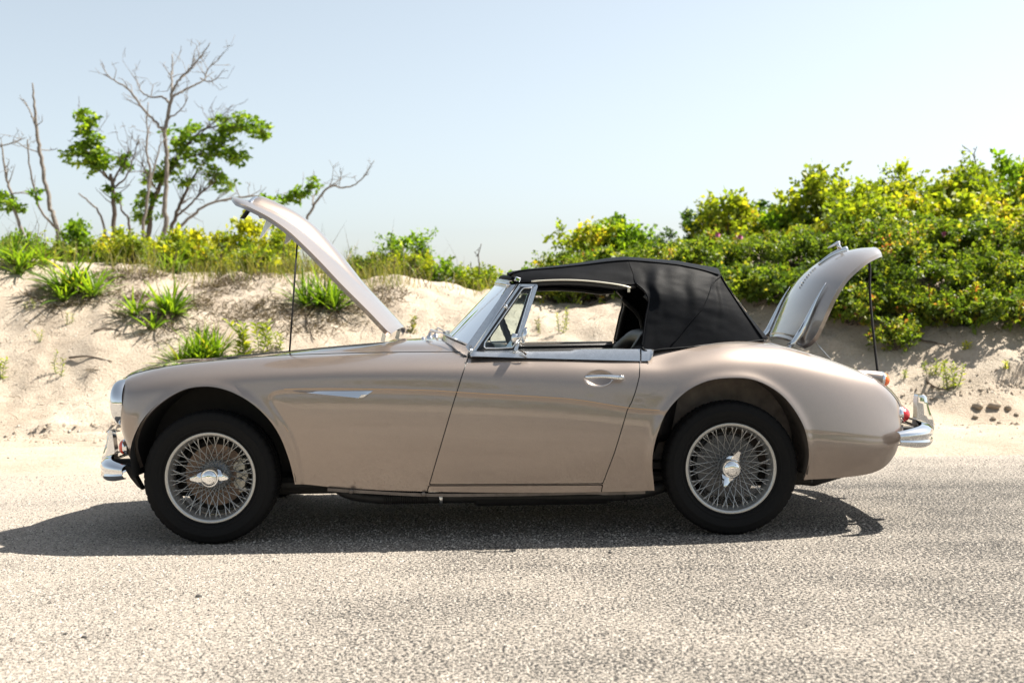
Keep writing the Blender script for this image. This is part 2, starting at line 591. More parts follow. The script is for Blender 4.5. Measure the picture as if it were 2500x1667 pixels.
    def build(self, name, mat, parent=None, smooth=True, angle=None):
        o = mesh(name, self.v, self.f, mat, parent, smooth)
        if angle is not None:
            sharp(o.data, angle)
        return o


def sharp(me, deg):
    """smooth shading with hard edges above an angle"""
    me.update()
    n = np.zeros(len(me.polygons) * 3, dtype=np.float32)
    me.polygons.foreach_get('normal', n)
    n = n.reshape(-1, 3)
    ek = {}
    for p in me.polygons:
        for k in p.edge_keys:
            ek.setdefault(k, []).append(p.index)
    c = math.cos(math.radians(deg))
    flag = np.zeros(len(me.edges), dtype=bool)
    for e in me.edges:
        fs = ek.get(tuple(sorted(e.vertices)), [])
        if len(fs) == 2 and float(n[fs[0]] @ n[fs[1]]) < c:
            flag[e.index] = True
    if 'sharp_edge' not in me.attributes:
        me.attributes.new('sharp_edge', 'BOOLEAN', 'EDGE')
    me.attributes['sharp_edge'].data.foreach_set('value', flag)


def mirror_y(o, name=None, parent=None):
    """the same part on the other side of the car"""
    me = o.data.copy()
    me.transform(Matrix.Diagonal((1, -1, 1, 1)))
    me.flip_normals()
    c = bpy.data.objects.new(name or o.name.split('.')[0], me)
    COL.objects.link(c)
    c.parent = parent or o.parent
    return c


def pchip(x, y, xn):
    x = np.asarray(x, float); y = np.asarray(y, float); xn = np.asarray(xn, float)
    h = np.diff(x); d = np.diff(y) / h
    mm = np.zeros_like(y)
    for i in range(1, len(x) - 1):
        if d[i - 1] * d[i] > 0:
            w1, w2 = 2 * h[i] + h[i - 1], h[i] + 2 * h[i - 1]
            mm[i] = (w1 + w2) / (w1 / d[i - 1] + w2 / d[i])
    mm[0], mm[-1] = d[0], d[-1]
    i = np.clip(np.searchsorted(x, xn) - 1, 0, len(x) - 2)
    t = (xn - x[i]) / h[i]
    t2, t3 = t * t, t ** 3
    return (2 * t3 - 3 * t2 + 1) * y[i] + (t3 - 2 * t2 + t) * h[i] * mm[i] + (-2 * t3 + 3 * t2) * y[i + 1] + (t3 - t2) * h[i] * mm[i + 1]


def crom(P, n):
    """smooth curve through 3-D points"""
    P = np.asarray(P, float)
    d = np.concatenate([[0], np.cumsum(np.sqrt(np.linalg.norm(np.diff(P, axis=0), axis=1)) + 1e-9)])
    T = np.gradient(P, d, axis=0)
    tn = np.linspace(0, d[-1], n)
    i = np.clip(np.searchsorted(d, tn) - 1, 0, len(P) - 2)
    h = (d[i + 1] - d[i])[:, None]
    t = ((tn - d[i])[:, None]) / h
    t2, t3 = t * t, t ** 3
    return (2 * t3 - 3 * t2 + 1) * P[i] + (t3 - 2 * t2 + t) * h * T[i] + (-2 * t3 + 3 * t2) * P[i + 1] + (t3 - t2) * h * T[i + 1]


def gauss(A, sig, axis):
    if sig <= 0:
        return A
    r = int(3 * sig) + 1
    k = np.exp(-0.5 * (np.arange(-r, r + 1) / sig) ** 2); k /= k.sum()
    A = np.moveaxis(A, axis, 0)
    first = 2 * A[0] - A[1:r + 1][::-1]
    last = 2 * A[-1] - A[-r - 1:-1][::-1]
    E = np.concatenate([first, A, last], 0)
    out = sum(k[j] * E[j:j + len(A)] for j in range(2 * r + 1))
    return np.moveaxis(out, 0, axis)


def sdf(px, pz, poly):
    """signed distance to a closed polygon (negative inside)"""
    poly = np.asarray(poly, float)
    best = np.full(px.shape, 1e9); inside = np.zeros(px.shape, bool)
    n = len(poly)
    for i in range(n):
        a, b = poly[i], poly[(i + 1) % n]
        e = b - a
        wx, wz = px - a[0], pz - a[1]
        t = np.clip((wx * e[0] + wz * e[1]) / (e @ e + 1e-12), 0, 1)
        best = np.minimum(best, np.hypot(wx - e[0] * t, wz - e[1] * t))
        c = ((a[1] <= pz) & (b[1] > pz)) | ((b[1] <= pz) & (a[1] > pz))
        xi = a[0] + (pz - a[1]) / (e[1] if abs(e[1]) > 1e-12 else 1e-12) * e[0]
        inside ^= c & (px < xi)
    return np.where(inside, -best, best)


def dline(px, pz, line):
    line = np.asarray(line, float)
    best = np.full(px.shape, 1e9)
    for i in range(len(line) - 1):
        a, b = line[i], line[i + 1]
        e = b - a
        wx, wz = px - a[0], pz - a[1]
        t = np.clip((wx * e[0] + wz * e[1]) / (e @ e + 1e-12), 0, 1)
        best = np.minimum(best, np.hypot(wx - e[0] * t, wz - e[1] * t))
    return best


# lattice noise for terrain and shapes
_tab = RNG.random((256, 256))


def vnoise(x, y):
    xi, yi = np.floor(x).astype(int), np.floor(y).astype(int)
    fx, fy = x - xi, y - yi
    fx = fx * fx * fx * (fx * (fx * 6 - 15) + 10); fy = fy * fy * fy * (fy * (fy * 6 - 15) + 10)
    a, b = _tab[xi & 255, yi & 255], _tab[(xi + 1) & 255, yi & 255]
    c, d = _tab[xi & 255, (yi + 1) & 255], _tab[(xi + 1) & 255, (yi + 1) & 255]
    return (a * (1 - fx) + b * fx) * (1 - fy) + (c * (1 - fx) + d * fx) * fy - 0.5


def fbm(x, y, oct=4, gain=0.5):
    s, a = 0.0, 1.0
    for o in range(oct):
        s = s + a * vnoise(x * 2 ** o + 17.3 * o, y * 2 ** o + 9.1 * o)
        a *= gain
    return s


def sstep(a, b, x):
    t = np.clip((x - a) / (b - a), 0, 1)
    return t * t * (3 - 2 * t)


# ------------------------------------------------------------------ ground: dune and road
CREST_X = [-40, -12, -6.1, -3.7, -2.4, -1.2, -0.4, 0.5, 1.4, 2.6, 3.7, 6.1, 10, 40]
CREST_Z = [1.5, 1.75, 1.72, 1.62, 1.56, 1.42, 1.22, 1.15, 1.30, 1.60, 1.80, 2.0, 2.1, 1.8]


def H(x, y):
    x = np.asarray(x, float); y = np.asarray(y, float)
    big = fbm(x * 0.45, y * 0.45, 3)
    cz = np.interp(x, CREST_X, CREST_Z)
    foot = 4.15 + 0.5 * fbm(x * 0.5 + 40, x * 0 + 3.0, 2) - 0.55 * sstep(1.5, 4.0, x)
    top = 7.5 + 0.8 * fbm(x * 0.3 + 7, x * 0 + 8.0, 2)
    t = np.clip((y - foot) / (top - foot), 0, 1.6)
    rise = np.where(t < 1, np.sin(np.clip(t, 0, 1) * PI / 2) ** 1.35, 1 - 0.30 * (t - 1) ** 1.5)
    rise = rise * (1 - 0.6 * sstep(10, 20, y))
    z = cz * rise
    sandy = sstep(1.35, 2.5, y + 0.75 * fbm(x * 0.7, y * 0.9 + 5, 4))
    z = z + sandy * (0.082 + 0.03 * big)
    # tread blocks printed in the soft strip
    z = z + sandy * 0.012 * np.sin(x * 42 + 6 * vnoise(x * .5, y)) * np.exp(-((y - 3.35) / .12) ** 2) * (vnoise(x * .6 + 3, y * 0) > -.15)
    # small lumps, hollows and slumps, stronger on the slope
    sl = sstep(2.6, 4.8, y)
    z = z + sl * (0.16 * fbm(x * 0.9 + 3, y * 0.9, 4) + 0.055 * fbm(x * 4.0, y * 4.0 + 31, 4) + 0.016 * fbm(x * 15, y * 15, 3))
    z = z + sandy * 0.010 * fbm(x * 9, y * 16, 3)
    # wheel ruts pressed along the foot of the dune, with a broken ledge
    for yr, w, d in ((2.60, 0.06, 0.040), (3.15, 0.07, 0.06), (3.62, 0.07, 0.07)):
        c = yr + 0.40 * fbm(x * 0.55 + yr * 7, x * 0 + yr, 3)
        d = d * np.clip(0.55 + 1.8 * fbm(x * 0.8 + yr * 3, x * 0 + 5, 2), 0, 1.2)
        z = z - sandy * d * np.exp(-((y - c) / w) ** 2) + sandy * 0.6 * d * np.exp(-((y - c - 0.22) / 0.10) ** 2)
    cl = 4.05 + 0.22 * fbm(x * 0.9 + 11, x * 0 + 2, 3)
    led = 0.13 * np.clip(0.55 + 2.2 * fbm(x * 0.8 + 90, x * 0, 2), 0, 1)
    z = z + led * sstep(-0.022, 0.022, y - cl) * (1 - sstep(0.1, 0.9, y - cl))
    return z - 0.045 + 0 * x


def axis_pts(a, b, step, lim):
    c = list(np.arange(a, b + 1e-6, step))
    s = step
    lo, hi = [a], [b]
    while hi[-1] < lim:
        s *= 1.35
        hi.append(hi[-1] + s)
    s = step
    while lo[-1] > -lim:
        s *= 1.35
        lo.append(lo[-1] - s)
    return np.array(lo[:0:-1] + c + hi[1:])


gx = axis_pts(-7.6, 7.6, 0.045, 2500.0)
gy = axis_pts(1.0, 9.2, 0.042, 2500.0)
GX, GY = np.meshgrid(gx, gy, indexing='ij')
far = np.clip((np.hypot(GX, GY - 4) - 30) / 60, 0, 1)
GZ = H(np.clip(GX, -200, 200), np.clip(GY, -200, 200))
GZ = GZ * (1 - far) - 0.05 * far
# the same low dunes stand on the other side of the road, behind the camera
back = sstep(-13.5, -17.5, GY) * (1 - far) * (1.1 + 0.5 * fbm(GX * 0.2 + 5, GY * 0.2, 2))
GZ = np.where(GY < 1.0, -0.05 + np.maximum(back, 0), GZ)
a, b = GX.shape
idx = np.arange(a * b).reshape(a, b)
quads = np.stack([idx[:-1, :-1], idx[1:, :-1], idx[1:, 1:], idx[:-1, 1:]], -1).reshape(-1, 4)
me = bpy.data.meshes.new('dune')
V = np.stack([GX, GY, GZ], -1).reshape(-1, 3).astype(np.float32)
me.vertices.add(len(V)); me.loops.add(quads.size); me.polygons.add(len(quads))
me.vertices.foreach_set('co', V.ravel())
me.loops.foreach_set('vertex_index', quads.astype(np.int32).ravel())
me.polygons.foreach_set('loop_start', np.arange(0, quads.size, 4, dtype=np.int32))
me.polygons.foreach_set('loop_total', np.full(len(quads), 4, dtype=np.int32))
me.update(calc_edges=True)
tag(link('dune', me, M['sand']), kind='structure')

# road sheet: the sand of the dune foot drifts over its far edge
rx = axis_pts(-6, 6, 1.0, 400.0)
ry = np.array([-13.0, -9.0, -6.0, -3.0, 0.0, 1.2, 1.8, 2.4, 2.9])
RX, RY = np.meshgrid(rx, ry, indexing='ij')
MB_ = MB().grid(np.stack([RX, RY, np.zeros_like(RX)], -1))
tag(MB_.build('road', M['road'], smooth=False), kind='structure')


def ground(x, y):
    return float(H(x, y)) if y > 2.3 else max(0.0, float(H(x, y)))

# ------------------------------------------------------------------ the car
car = empty('convertible_car', (0, 0, 0), label='beige classic two-seat convertible with black soft top, bonnet and boot lid open', cat='car')

#        X      By    Bz    My    Mz    Sy    Sz    Ty    Tz    Vy    Vz    Qy    Qz    Cz
RAILS = [
    (-1.800, .530, .380, .610, .610, .592, .695, .545, .738, .455, .742, .27, .744, .745),
    (-1.790, .560, .365, .637, .610, .610, .700, .547, .746, .46, .752, .28, .756, .758),
    (-1.760, .600, .350, .665, .612, .628, .708, .549, .757, .47, .764, .30, .772, .778),
    (-1.700, .635, .335, .692, .620, .650, .720, .551, .775, .48, .778, .32, .788, .797),
    (-1.600, .665, .310, .715, .635, .675, .738, .553, .797, .49, .797, .34, .802, .815),
    (-1.450, .690, .280, .732, .660, .692, .758, .555, .815, .49, .813, .36, .813, .826),
    (-1.250, .700, .262, .742, .683, .702, .774, .560, .829, .49, .830, .37, .832, .845),
    (-1.000, .702, .268, .749, .696, .712, .784, .570, .838, .50, .842, .37, .854, .868),
    (-0.750, .708, .243, .754, .693, .720, .788, .580, .840, .51, .846, .38, .872, .887),
    (-0.500, .716, .230, .758, .683, .727, .786, .592, .839, .53, .848, .39, .886, .902),
    (-0.250, .724, .221, .762, .668, .733, .780, .612, .835, .56, .846, .40, .882, .905),
    (0.000, .729, .215, .765, .652, .738, .768, .655, .824, .60, .842, .42, .87, .895),
    (0.250, .731, .212, .767, .628, .742, .752, .675, .810, .62, .838, .44, .86, .88),
    (0.500, .731, .211, .768, .592, .745, .733, .685, .797, .635, .836, .44, .86, .88),
    (0.650, .731, .216, .768, .573, .743, .733, .676, .800, .632, .843, .44, .87, .885),
    (0.800, .730, .228, .766, .555, .736, .752, .646, .830, .610, .854, .42, .88, .892),
    (1.000, .726, .240, .763, .530, .724, .772, .612, .855, .575, .866, .40, .882, .892),
    (1.200, .716, .246, .752, .500, .705, .760, .597, .842, .55, .851, .38, .862, .872),
    (1.400, .696, .247, .728, .470, .676, .715, .582, .794, .53, .792, .36, .800, .812),
    (1.550, .666, .252, .695, .446, .642, .655, .571, .738, .52, .733, .35, .738, .748),
    (1.650, .636, .266, .660, .430, .612, .600, .561, .690, .52, .684, .35, .69, .70),
    (1.715, .602, .297, .627, .425, .588, .550, .551, .640, .51, .640, .34, .642, .648),
    (1.765, .566, .346, .592, .430, .562, .512, .540, .582, .50, .585, .34, .586, .590),
    (1.787, .541, .383, .566, .440, .546, .496, .530, .547, .49, .549, .33, .550, .552),
    (1.800, .520, .426, .540, .456, .530, .482, .520, .506, .48, .508, .33, .508, .510),
    (1.805, .500, .462, .505, .466, .505, .470, .500, .474, .47, .475, .32, .475, .475),
]
RAILS = np.array(RAILS)
NU, NV = 640, 176
k0 = np.arange(len(RAILS))
kf = np.linspace(0, len(RAILS) - 1, 4000)
Xf, Zf, Yf = pchip(k0, RAILS[:, 0], kf), pchip(k0, RAILS[:, 8], kf), pchip(k0, RAILS[:, 3], kf)
al = np.concatenate([[0], np.cumsum(np.sqrt(np.diff(Xf) ** 2 + np.diff(Zf) ** 2 + np.diff(Yf) ** 2))])
ku = np.interp(np.linspace(0, al[-1], NU), al, kf)
R = np.stack([pchip(k0, RAILS[:, c], ku) for c in range(RAILS.shape[1])], 1)
XS = R[:, 0]
TPAR = np.array([0, .20, .42, .60, .74, .80, .90, 1.0, 1.10])
nose = sstep(-1.30, -1.80, XS); tail = sstep(1.15, 1.80, XS)
front_dx = np.stack([.030 * nose ** 4, .012 * nose ** 4, 0 * nose, 0 * nose, 0 * nose, -.030 * nose, -.076 * nose, -.10 * nose, -.076 * nose], 1)
tail_dx = np.stack([0 * tail, 0 * tail, 0 * tail, 0 * tail, 0 * tail, .028 * tail, .095 * tail, .125 * tail, .095 * tail], 1)
PX = XS[:, None] + front_dx + tail_dx
By, Bz, My, Mz, Sy, Sz, Ty, Tz, Vy, Vz, Qy, Qz, Cz = [R[:, i] for i in range(1, 14)]
Ly, Lz = By * .16 + My * .84 + .004, Bz * .52 + Mz * .48
PY = np.stack([By, Ly, My, Sy, Ty, Vy, Qy, 0 * Qy, -Qy], 1)
PZ = np.stack([Bz, Lz, Mz, Sz, Tz, Vz, Qz, Cz, Qz], 1)
CP = np.stack([PX, PY, PZ], 2)                      # (NU, 9, 3)
TAN = np.gradient(CP, TPAR, axis=1)
tv = np.linspace(0, 1, NV)
ii = np.clip(np.searchsorted(TPAR, tv, side='right') - 1, 0, 7)
hh = (TPAR[ii + 1] - TPAR[ii]); tt = (tv - TPAR[ii]) / hh
h00, h10, h01, h11 = 2 * tt ** 3 - 3 * tt ** 2 + 1, tt ** 3 - 2 * tt ** 2 + tt, -2 * tt ** 3 + 3 * tt ** 2, tt ** 3 - tt ** 2
S = (h00[None, :, None] * CP[:, ii] + (h10 * hh)[None, :, None] * TAN[:, ii] + h01[None, :, None] * CP[:, ii + 1] + (h11 * hh)[None, :, None] * TAN[:, ii + 1])
S = gauss(S, 5, 0)
S = gauss(S, 3, 1)
soft_ = sstep(.55, 1.15, XS)[:, None, None]
S = S * (1 - soft_) + gauss(S, 9, 1) * soft_
S[:, -1, 1] = 0
S[:, :, 1] *= -1                                    # the side towards the camera is -Y


def pl(pts, Y):
    return np.array([at(p[0], p[1], Y)[[0, 2]] for p in pts])


ARCH_F = pl([(715, 1240), (717, 1182), (715, 1167), (705, 1118), (686, 1064), (659, 1022), (621, 986), (583, 963), (544, 948.5), (502, 943), (449, 951),
             (391, 984), (353, 1022), (330, 1064), (320.5, 1098), (322, 1141), (332, 1200), (350, 1260)], -.735)
ARCH_R = pl([(1600, 1240), (1598, 1196), (1591, 1133), (1594, 1091), (1607, 1045), (1626, 1003), (1665, 961), (1703, 938), (1741, 926), (1799, 922),
             (1837, 926), (1875, 941), (1913, 968), (1944, 1007), (1963, 1045), (1973, 1091), (1975, 1125), (1967, 1173), (1955, 1240)], -.745)
def smooth_poly(P, n):
    Q = crom(np.c_[P, np.zeros(len(P))], n)
    return Q[:, :2]
ARCH_F, ARCH_R = smooth_poly(ARCH_F, 90), smooth_poly(ARCH_R, 90)
CREASE = smooth_poly(pl([(729, 1180), (727, 1150), (720.5, 1106), (705, 1060), (678, 1018), (659, 991), (653.5, 976), (659, 961), (678, 953.5), (717, 951),
                         (800, 950), (904, 951), (1063, 954.5), (1143, 960), (1306, 969), (1402, 976), (1541, 997), (1623, 1003)], -.757), 90)
CREASE2 = smooth_poly(pl([(1960, 1045), (1973, 1047), (2047, 1054), (2162, 1067), (2197, 1070), (2212, 1071)], -.70), 30)
DOOR = pl([(1152, 845), (1143, 869), (1105.5, 988.6), (1074, 1095), (1047, 1184.5), (1472, 1181), (1499, 1105.5), (1531, 999), (1541.5, 980), (1551, 955), (1561, 920), (1564, 895), (1565, 845), (1565, 800), (1165, 800)], -.752)
SILL = pl([(1046, 1187), (1471.5, 1183.8), (1463, 1240), (1030, 1240)], -.745)

# relief on the flanks: swage line, wheel-arch lips, handle scoop
SX, SZ = S[:, :, 0], S[:, :, 2]
side = sstep(.58, .68, -S[:, :, 1])
region = np.concatenate([CREASE, CREASE2, [[2.2, .4], [2.2, -.2], [CREASE[0][0], -.2]]])
ins = sdf(SX, SZ, region) < 0
dcr = np.minimum(dline(SX, SZ, CREASE), dline(SX, SZ, CREASE2))
rec = np.where(ins, (.0042 - .0034 * sstep(.7, 1.3, SX)) * np.exp(-dcr / .07) * sstep(0, .018, dcr), 0)
rec += (1 - .7 * sstep(.9, 1.5, SX)) * np.where(~ins, -.0016 * np.exp(-dcr / .03), -.0016 * np.exp(-dcr / .006))
S[:, :, 1] += side * rec
for AR in (ARCH_F, ARCH_R):
    d = dline(SX, SZ, AR[3:-3])
    S[:, :, 1] -= sstep(.60, .66, -S[:, :, 1]) * .008 * np.exp(-(d / .022) ** 2)
hc = at(1462, 924, -.755)
e = np.hypot((SX - hc[0]) / .062, (SZ - hc[2]) / .036)
S[:, :, 1] += side * .020 * np.clip(1 - e ** 2, 0, 1) ** 0.7

# surface look-up on the near flank
jT = int(.73 * (NV - 1))
def surf_y(x, z):
    cols = np.clip(np.searchsorted(XS, x), 1, NU - 1)
    y0 = np.interp(z, S[cols - 1, :jT, 2], S[cols - 1, :jT, 1])
    y1 = np.interp(z, S[cols, :jT, 2], S[cols, :jT, 1])
    f = (x - XS[cols - 1]) / (XS[cols] - XS[cols - 1] + 1e-9)
    return y0 * (1 - f) + y1 * f


TV = np.broadcast_to(tv[None, :], (NU, NV))
f_archF, f_archR = sdf(SX, SZ, ARCH_F), sdf(SX, SZ, ARCH_R)
f_door, f_sill = sdf(SX, SZ, DOOR), sdf(SX, SZ, SILL)


def rrect(x0, x1, w0, w1, r, n=8, wm=None):
    """rounded plan outline, half-width w0 at x0 and w1 at x1 (seen from above)"""
    pts = []
    for cx, cy, a0 in ((x1 - r, w1 - r, 0), (x0 + r, w0 - r, 90), (x0 + r, -(w0 - r), 180), (x1 - r, -(w1 - r), 270)):
        for k in range(n + 1):
            a_ = math.radians(a0 + 90 * k / n)
            pts.append((cx + r * math.cos(a_), cy + r * math.sin(a_)))
    return np.array(pts)


BONNET_HOLE = rrect(-1.66, -.60, .31, .385, .10)
BOOT_HOLE = rrect(1.40, 1.80, .42, .38, .10)
COCKPIT = np.array([(-.36, 0), (-.355, .20), (-.33, .36), (-.28, .50), (-.21, .60), (-.15, .652), (0, .668), (.56, .672), (.66, .60), (.85, .575), (1.02, .52), (1.16, .40), (1.24, .20), (1.26, 0)])
COCKPIT = np.concatenate([COCKPIT, (COCKPIT * [1, -1])[-2:0:-1]])
f_bon, f_boot, f_cock = [sdf(SX, S[:, :, 1], p) for p in (BONNET_HOLE, BOOT_HOLE, COCKPIT)]
TSEAM = .785


def clip_faces(A, quads, polys, col):
    """cut polygons where attribute column col is negative"""
    f = A[:, col]
    keepq, mixed = [], []
    if len(quads):
        s = f[quads] > 0
        allp, anyp = s.all(1), s.any(1)
        keepq = quads[allp]
        mixed = [tuple(q) for q in quads[anyp & ~allp]]
    newp = []
    rows = []
    base = len(A)
    cache = {}

    def cut(i, j):
        key = (i, j) if i < j else (j, i)
        if key not in cache:
            a_, b_ = key
            t = f[a_] / (f[a_] - f[b_])
            rows.append(A[a_] * (1 - t) + A[b_] * t)
            cache[key] = base + len(rows) - 1
        return cache[key]
    for p in mixed + list(polys):
        out = []
        n = len(p)
        for k in range(n):
            i, j = p[k], p[(k + 1) % n]
            if f[i] > 0:
                out.append(i)
            if (f[i] > 0) != (f[j] > 0):
                out.append(cut(i, j))
        if len(out) >= 3:
            newp.append(tuple(out))
    if rows:
        A = np.concatenate([A, np.array(rows)], 0)
    return A, (keepq if len(keepq) else np.zeros((0, 4), int)), newp


du = np.gradient(S, axis=0); dv = np.gradient(S, axis=1)
SN = np.cross(du, dv)
SN /= (np.linalg.norm(SN, axis=2, keepdims=True) + 1e-12)
SN *= np.where((SN[..., 1] * -1 + SN[..., 2]) >= 0, 1, -1)[..., None]
idx = np.arange(NU * NV).reshape(NU, NV)
ALLQ = np.stack([idx[:-1, :-1], idx[1:, :-1], idx[1:, 1:], idx[:-1, 1:]], -1).reshape(-1, 4)


def panel(name, fields, mat, both=False, depth=.014, parent=None):
    A = np.concatenate([S.reshape(-1, 3), SN.reshape(-1, 3)] + [f.reshape(-1, 1) for f in fields], 1)
    q, p = ALLQ, []
    for c in range(len(fields)):
        A, q, p = clip_faces(A, q, p, 6 + c)
    faces = [tuple(r) for r in q.tolist()] + p
    used = np.unique(np.concatenate([np.array(f) for f in faces]))
    mp = np.full(len(A), -1); mp[used] = np.arange(len(used))
    P, N = A[used, :3], A[used, 3:6]
    faces = [tuple(int(mp[i]) for i in f) for f in faces]
    # consistent outward winding
    f0 = faces[len(faces) // 2]
    nn = np.cross(P[f0[1]] - P[f0[0]], P[f0[2]] - P[f0[0]])
    if nn @ N[f0[0]] < 0:
        faces = [f[::-1] for f in faces]
    # folded edge
    cnt = {}
    for f in faces:
        for k in range(len(f)):
            a_, b_ = f[k], f[(k + 1) % len(f)]
            key = (a_, b_) if a_ < b_ else (b_, a_)
            cnt[key] = (a_, b_) if key not in cnt else None
    edges = [v_ for v_ in cnt.values() if v_]
    V = list(P)
    outer, inner = {}, {}
    F2 = []
    for a_, b_ in edges:
        if both and abs(P[a_][1]) < 1e-4 and abs(P[b_][1]) < 1e-4:
            continue
        for i in (a_, b_):
            if i not in outer:
                outer[i] = len(V); V.append(P[i])
                inner[i] = len(V); V.append(P[i] - N[i] * depth)
        F2.append((outer[b_], outer[a_], inner[a_], inner[b_]))
    V = np.array(V)
    faces = faces + F2
    if both:
        n = len(V)
        V = np.concatenate([V, V * [1, -1, 1]])
        faces = faces + [tuple(i + n for i in f[::-1]) for f in faces]
    return mesh(name, V, faces, mat, parent or car)


GAP = .0022
low = TSEAM - TV
for o in (panel('front_wing', [low, f_archF, f_door - GAP, f_sill - GAP, .2 - SX], M['paint']),
          panel('rear_wing', [low, f_archR, f_door - GAP, f_sill - GAP, SX - .2, f_cock], M['paint']),
          panel('sill', [low, -f_sill - GAP], M['paint'])):
    mirror_y(o)
door = panel('door', [-f_door - GAP, f_cock], M['paint'])
door_far = mirror_y(door)
panel('front_shroud', [TV - TSEAM - .004, f_bon, f_cock, .2 - SX], M['paint'], both=True)
panel('rear_shroud', [TV - TSEAM - .004, f_boot, f_cock, f_door - GAP, SX - .3], M['paint'], both=True)

# dark seam beading between wings and shroud
jv = int(round(TSEAM * (NV - 1)))
for lo_, hi_ in ((-1.79, -.17), (.585, 1.80)):
    sel = (XS > lo_) & (XS < hi_)
    P = (S[sel, jv] - SN[sel, jv] * .0015)[::5]
    mirror_y(MB().tube(P, .0042, 6).build('wing_beading', M['seal'], car))

# dark backing added behind each door's shut lines so no light shows through
jam = np.array([np.array(DOOR[i]) * (1 - t) + np.array(DOOR[(i + 1) % len(DOOR)]) * t for i in range(len(DOOR)) for t in np.linspace(0, 1, 12, endpoint=False)])
jam = jam[jam[:, 1] < .80]
cut_ = int(np.argmax(np.linalg.norm(np.diff(np.r_[jam, jam[:1]], axis=0), axis=1))) + 1
jam = np.roll(jam, -cut_, axis=0)
P = np.array([(x, float(surf_y(x, z)) + .016, z) for x, z in jam])
mirror_y(MB().tube(P, .011, 6).build('door_gap_backing', M['seal'], car))

# coach line along the swage
cl = np.array([p for p in CREASE if p[0] > -1.03 and p[1] > .5])
P = np.array([(x, surf_y(x, z + .003) - .0012, z + .003) for x, z in cl if x < XS[-1]])
keep = sdf(P[:, 0], P[:, 2], ARCH_R) > .01
P = P[keep]
G = np.stack([P + [0, 0, .0013], P - [0, 0, .0011]], 1)
mirror_y(MB().grid(G, normal_flip=False).build('coach_line', M['gold'], car))

# ---------------------------------------------------------------- nose, grille, valances
sec = S[0, :jv + 1]
sec = sec[np.linspace(0, len(sec) - 1, 40).astype(int)]
yy = np.linspace(-1, 1, 61)
NG = np.zeros((61, 40, 3))
for j, p in enumerate(sec):
    NG[:, j, 0] = p[0] - .10 * (1 - yy ** 2) * (1 if True else 0)
    NG[:, j, 1] = -p[1] * yy
    NG[:, j, 2] = p[2]
gz = (NG[..., 2] - .545) / .105; gyy = NG[..., 1] / .34
hole = (gyy ** 2) ** 1.1 + gz ** 2 < 1
mbn = MB()
Vn = NG.reshape(-1, 3); ix = np.arange(61 * 40).reshape(61, 40)
fn = [(ix[i, j], ix[i, j + 1], ix[i + 1, j + 1], ix[i + 1, j]) for i in range(60) for j in range(39) if not hole[i:i + 2, j:j + 2].all()]
mbn.add(Vn, fn).build('nose_panel', M['paint'], car)
th = np.linspace(0, 2 * PI, 64)
ring = [(-1.80 - .10 * (1 - (.345 * math.cos(a_) / .58) ** 2) - .004, .345 * math.cos(a_), .545 + .108 * math.sin(a_)) for a_ in th]
MB().tube(ring, .013, 8, caps=False).build('grille_surround', M['chrome'], car)
for k in range(-12, 13):
    y_ = k * .0265
    h_ = .10 * math.sqrt(max(0, 1 - (y_ / .345) ** 2))
    if h_ > .02:
        xx = -1.80 - .10 * (1 - (y_ / .58) ** 2) + .012
        MB().tube([(xx, y_, .545 - h_), (xx - .006, y_, .545), (xx, y_, .545 + h_)], .0045, 6).build('grille_bar', M['chrome'], car)
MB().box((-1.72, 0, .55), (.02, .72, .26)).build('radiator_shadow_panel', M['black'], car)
# under-nose and under-tail panels
def lofted(name, rows, mat, thick=.004, flip=False, angle=None):
    return MB().grid(np.array(rows, float), thick, flip).build(name, mat, car, angle=angle)
ys = np.linspace(-.53, .53, 25)
lofted('front_valance', [[(-1.77 - .10 * (1 - (y_ / .53) ** 2), y_, .385) for y_ in ys], [(-1.70 - .07 * (1 - (y_ / .53) ** 2), y_, .31) for y_ in ys], [(-1.50, y_, .26) for y_ in ys]], M['paint'])
ys = np.linspace(-.50, .50, 25)
bl = [1 - (y_ / .5) ** 2 for y_ in ys]
lofted('rear_valance', [[(1.803 + .125 * b_, y_, .478) for y_, b_ in zip(ys, bl)], [(1.798 + .125 * b_, y_, .43) for y_, b_ in zip(ys, bl)], [(1.765 + .105 * b_, y_, .35) for y_, b_ in zip(ys, bl)], [(1.70 + .06 * b_, y_, .29) for y_, b_ in zip(ys, bl)], [(1.55, y_, .25) for y_ in ys]], M['paint'])

# ---------------------------------------------------------------- wheel wells and underbody
def well(name, arch, y0, y1, mat, back_mat, zlo):
    P = np.array([p for p in arch[::2] if p[1] > zlo])
    G = np.array([[(p[0], y, p[1]) for y in np.linspace(y0, y1, 4)] for p in P])
    o = MB().grid(G).build(name, mat, car)
    mirror_y(o)
    w = MB().add([(p[0], y1, p[1]) for p in P], [tuple(range(len(P)))]).build('inner_wing', back_mat, car, smooth=False)
    mirror_y(w)
arch_in = lambda A_, s: np.array([(A_[:, 0].mean() + (p[0] - A_[:, 0].mean()) * s, p[1] + .004) for p in A_])
well('front_wheel_well', arch_in(ARCH_F, 1.02), -.725, -.40, M['black'], M['black'], .275)
well('rear_wheel_well', arch_in(ARCH_R, 1.02), -.735, -.44, M['wellpaint'], M['wellpaint'], .24)
MB().box((.0, 0, .24), (2.2, 1.10, .06), bev=.02).box((-1.2, 0, .25), (1.0, .72, .10), bev=.02).box((1.35, 0, .27), (.70, .80, .06), bev=.02).build('floor_pan', M['black'], car, angle=40)
for s_ in (-1, 1):
    MB().box((-.1, s_ * .46, .222), (3.0, .07, .07), bev=.012).build('chassis_rail', M['black'], car, angle=40)
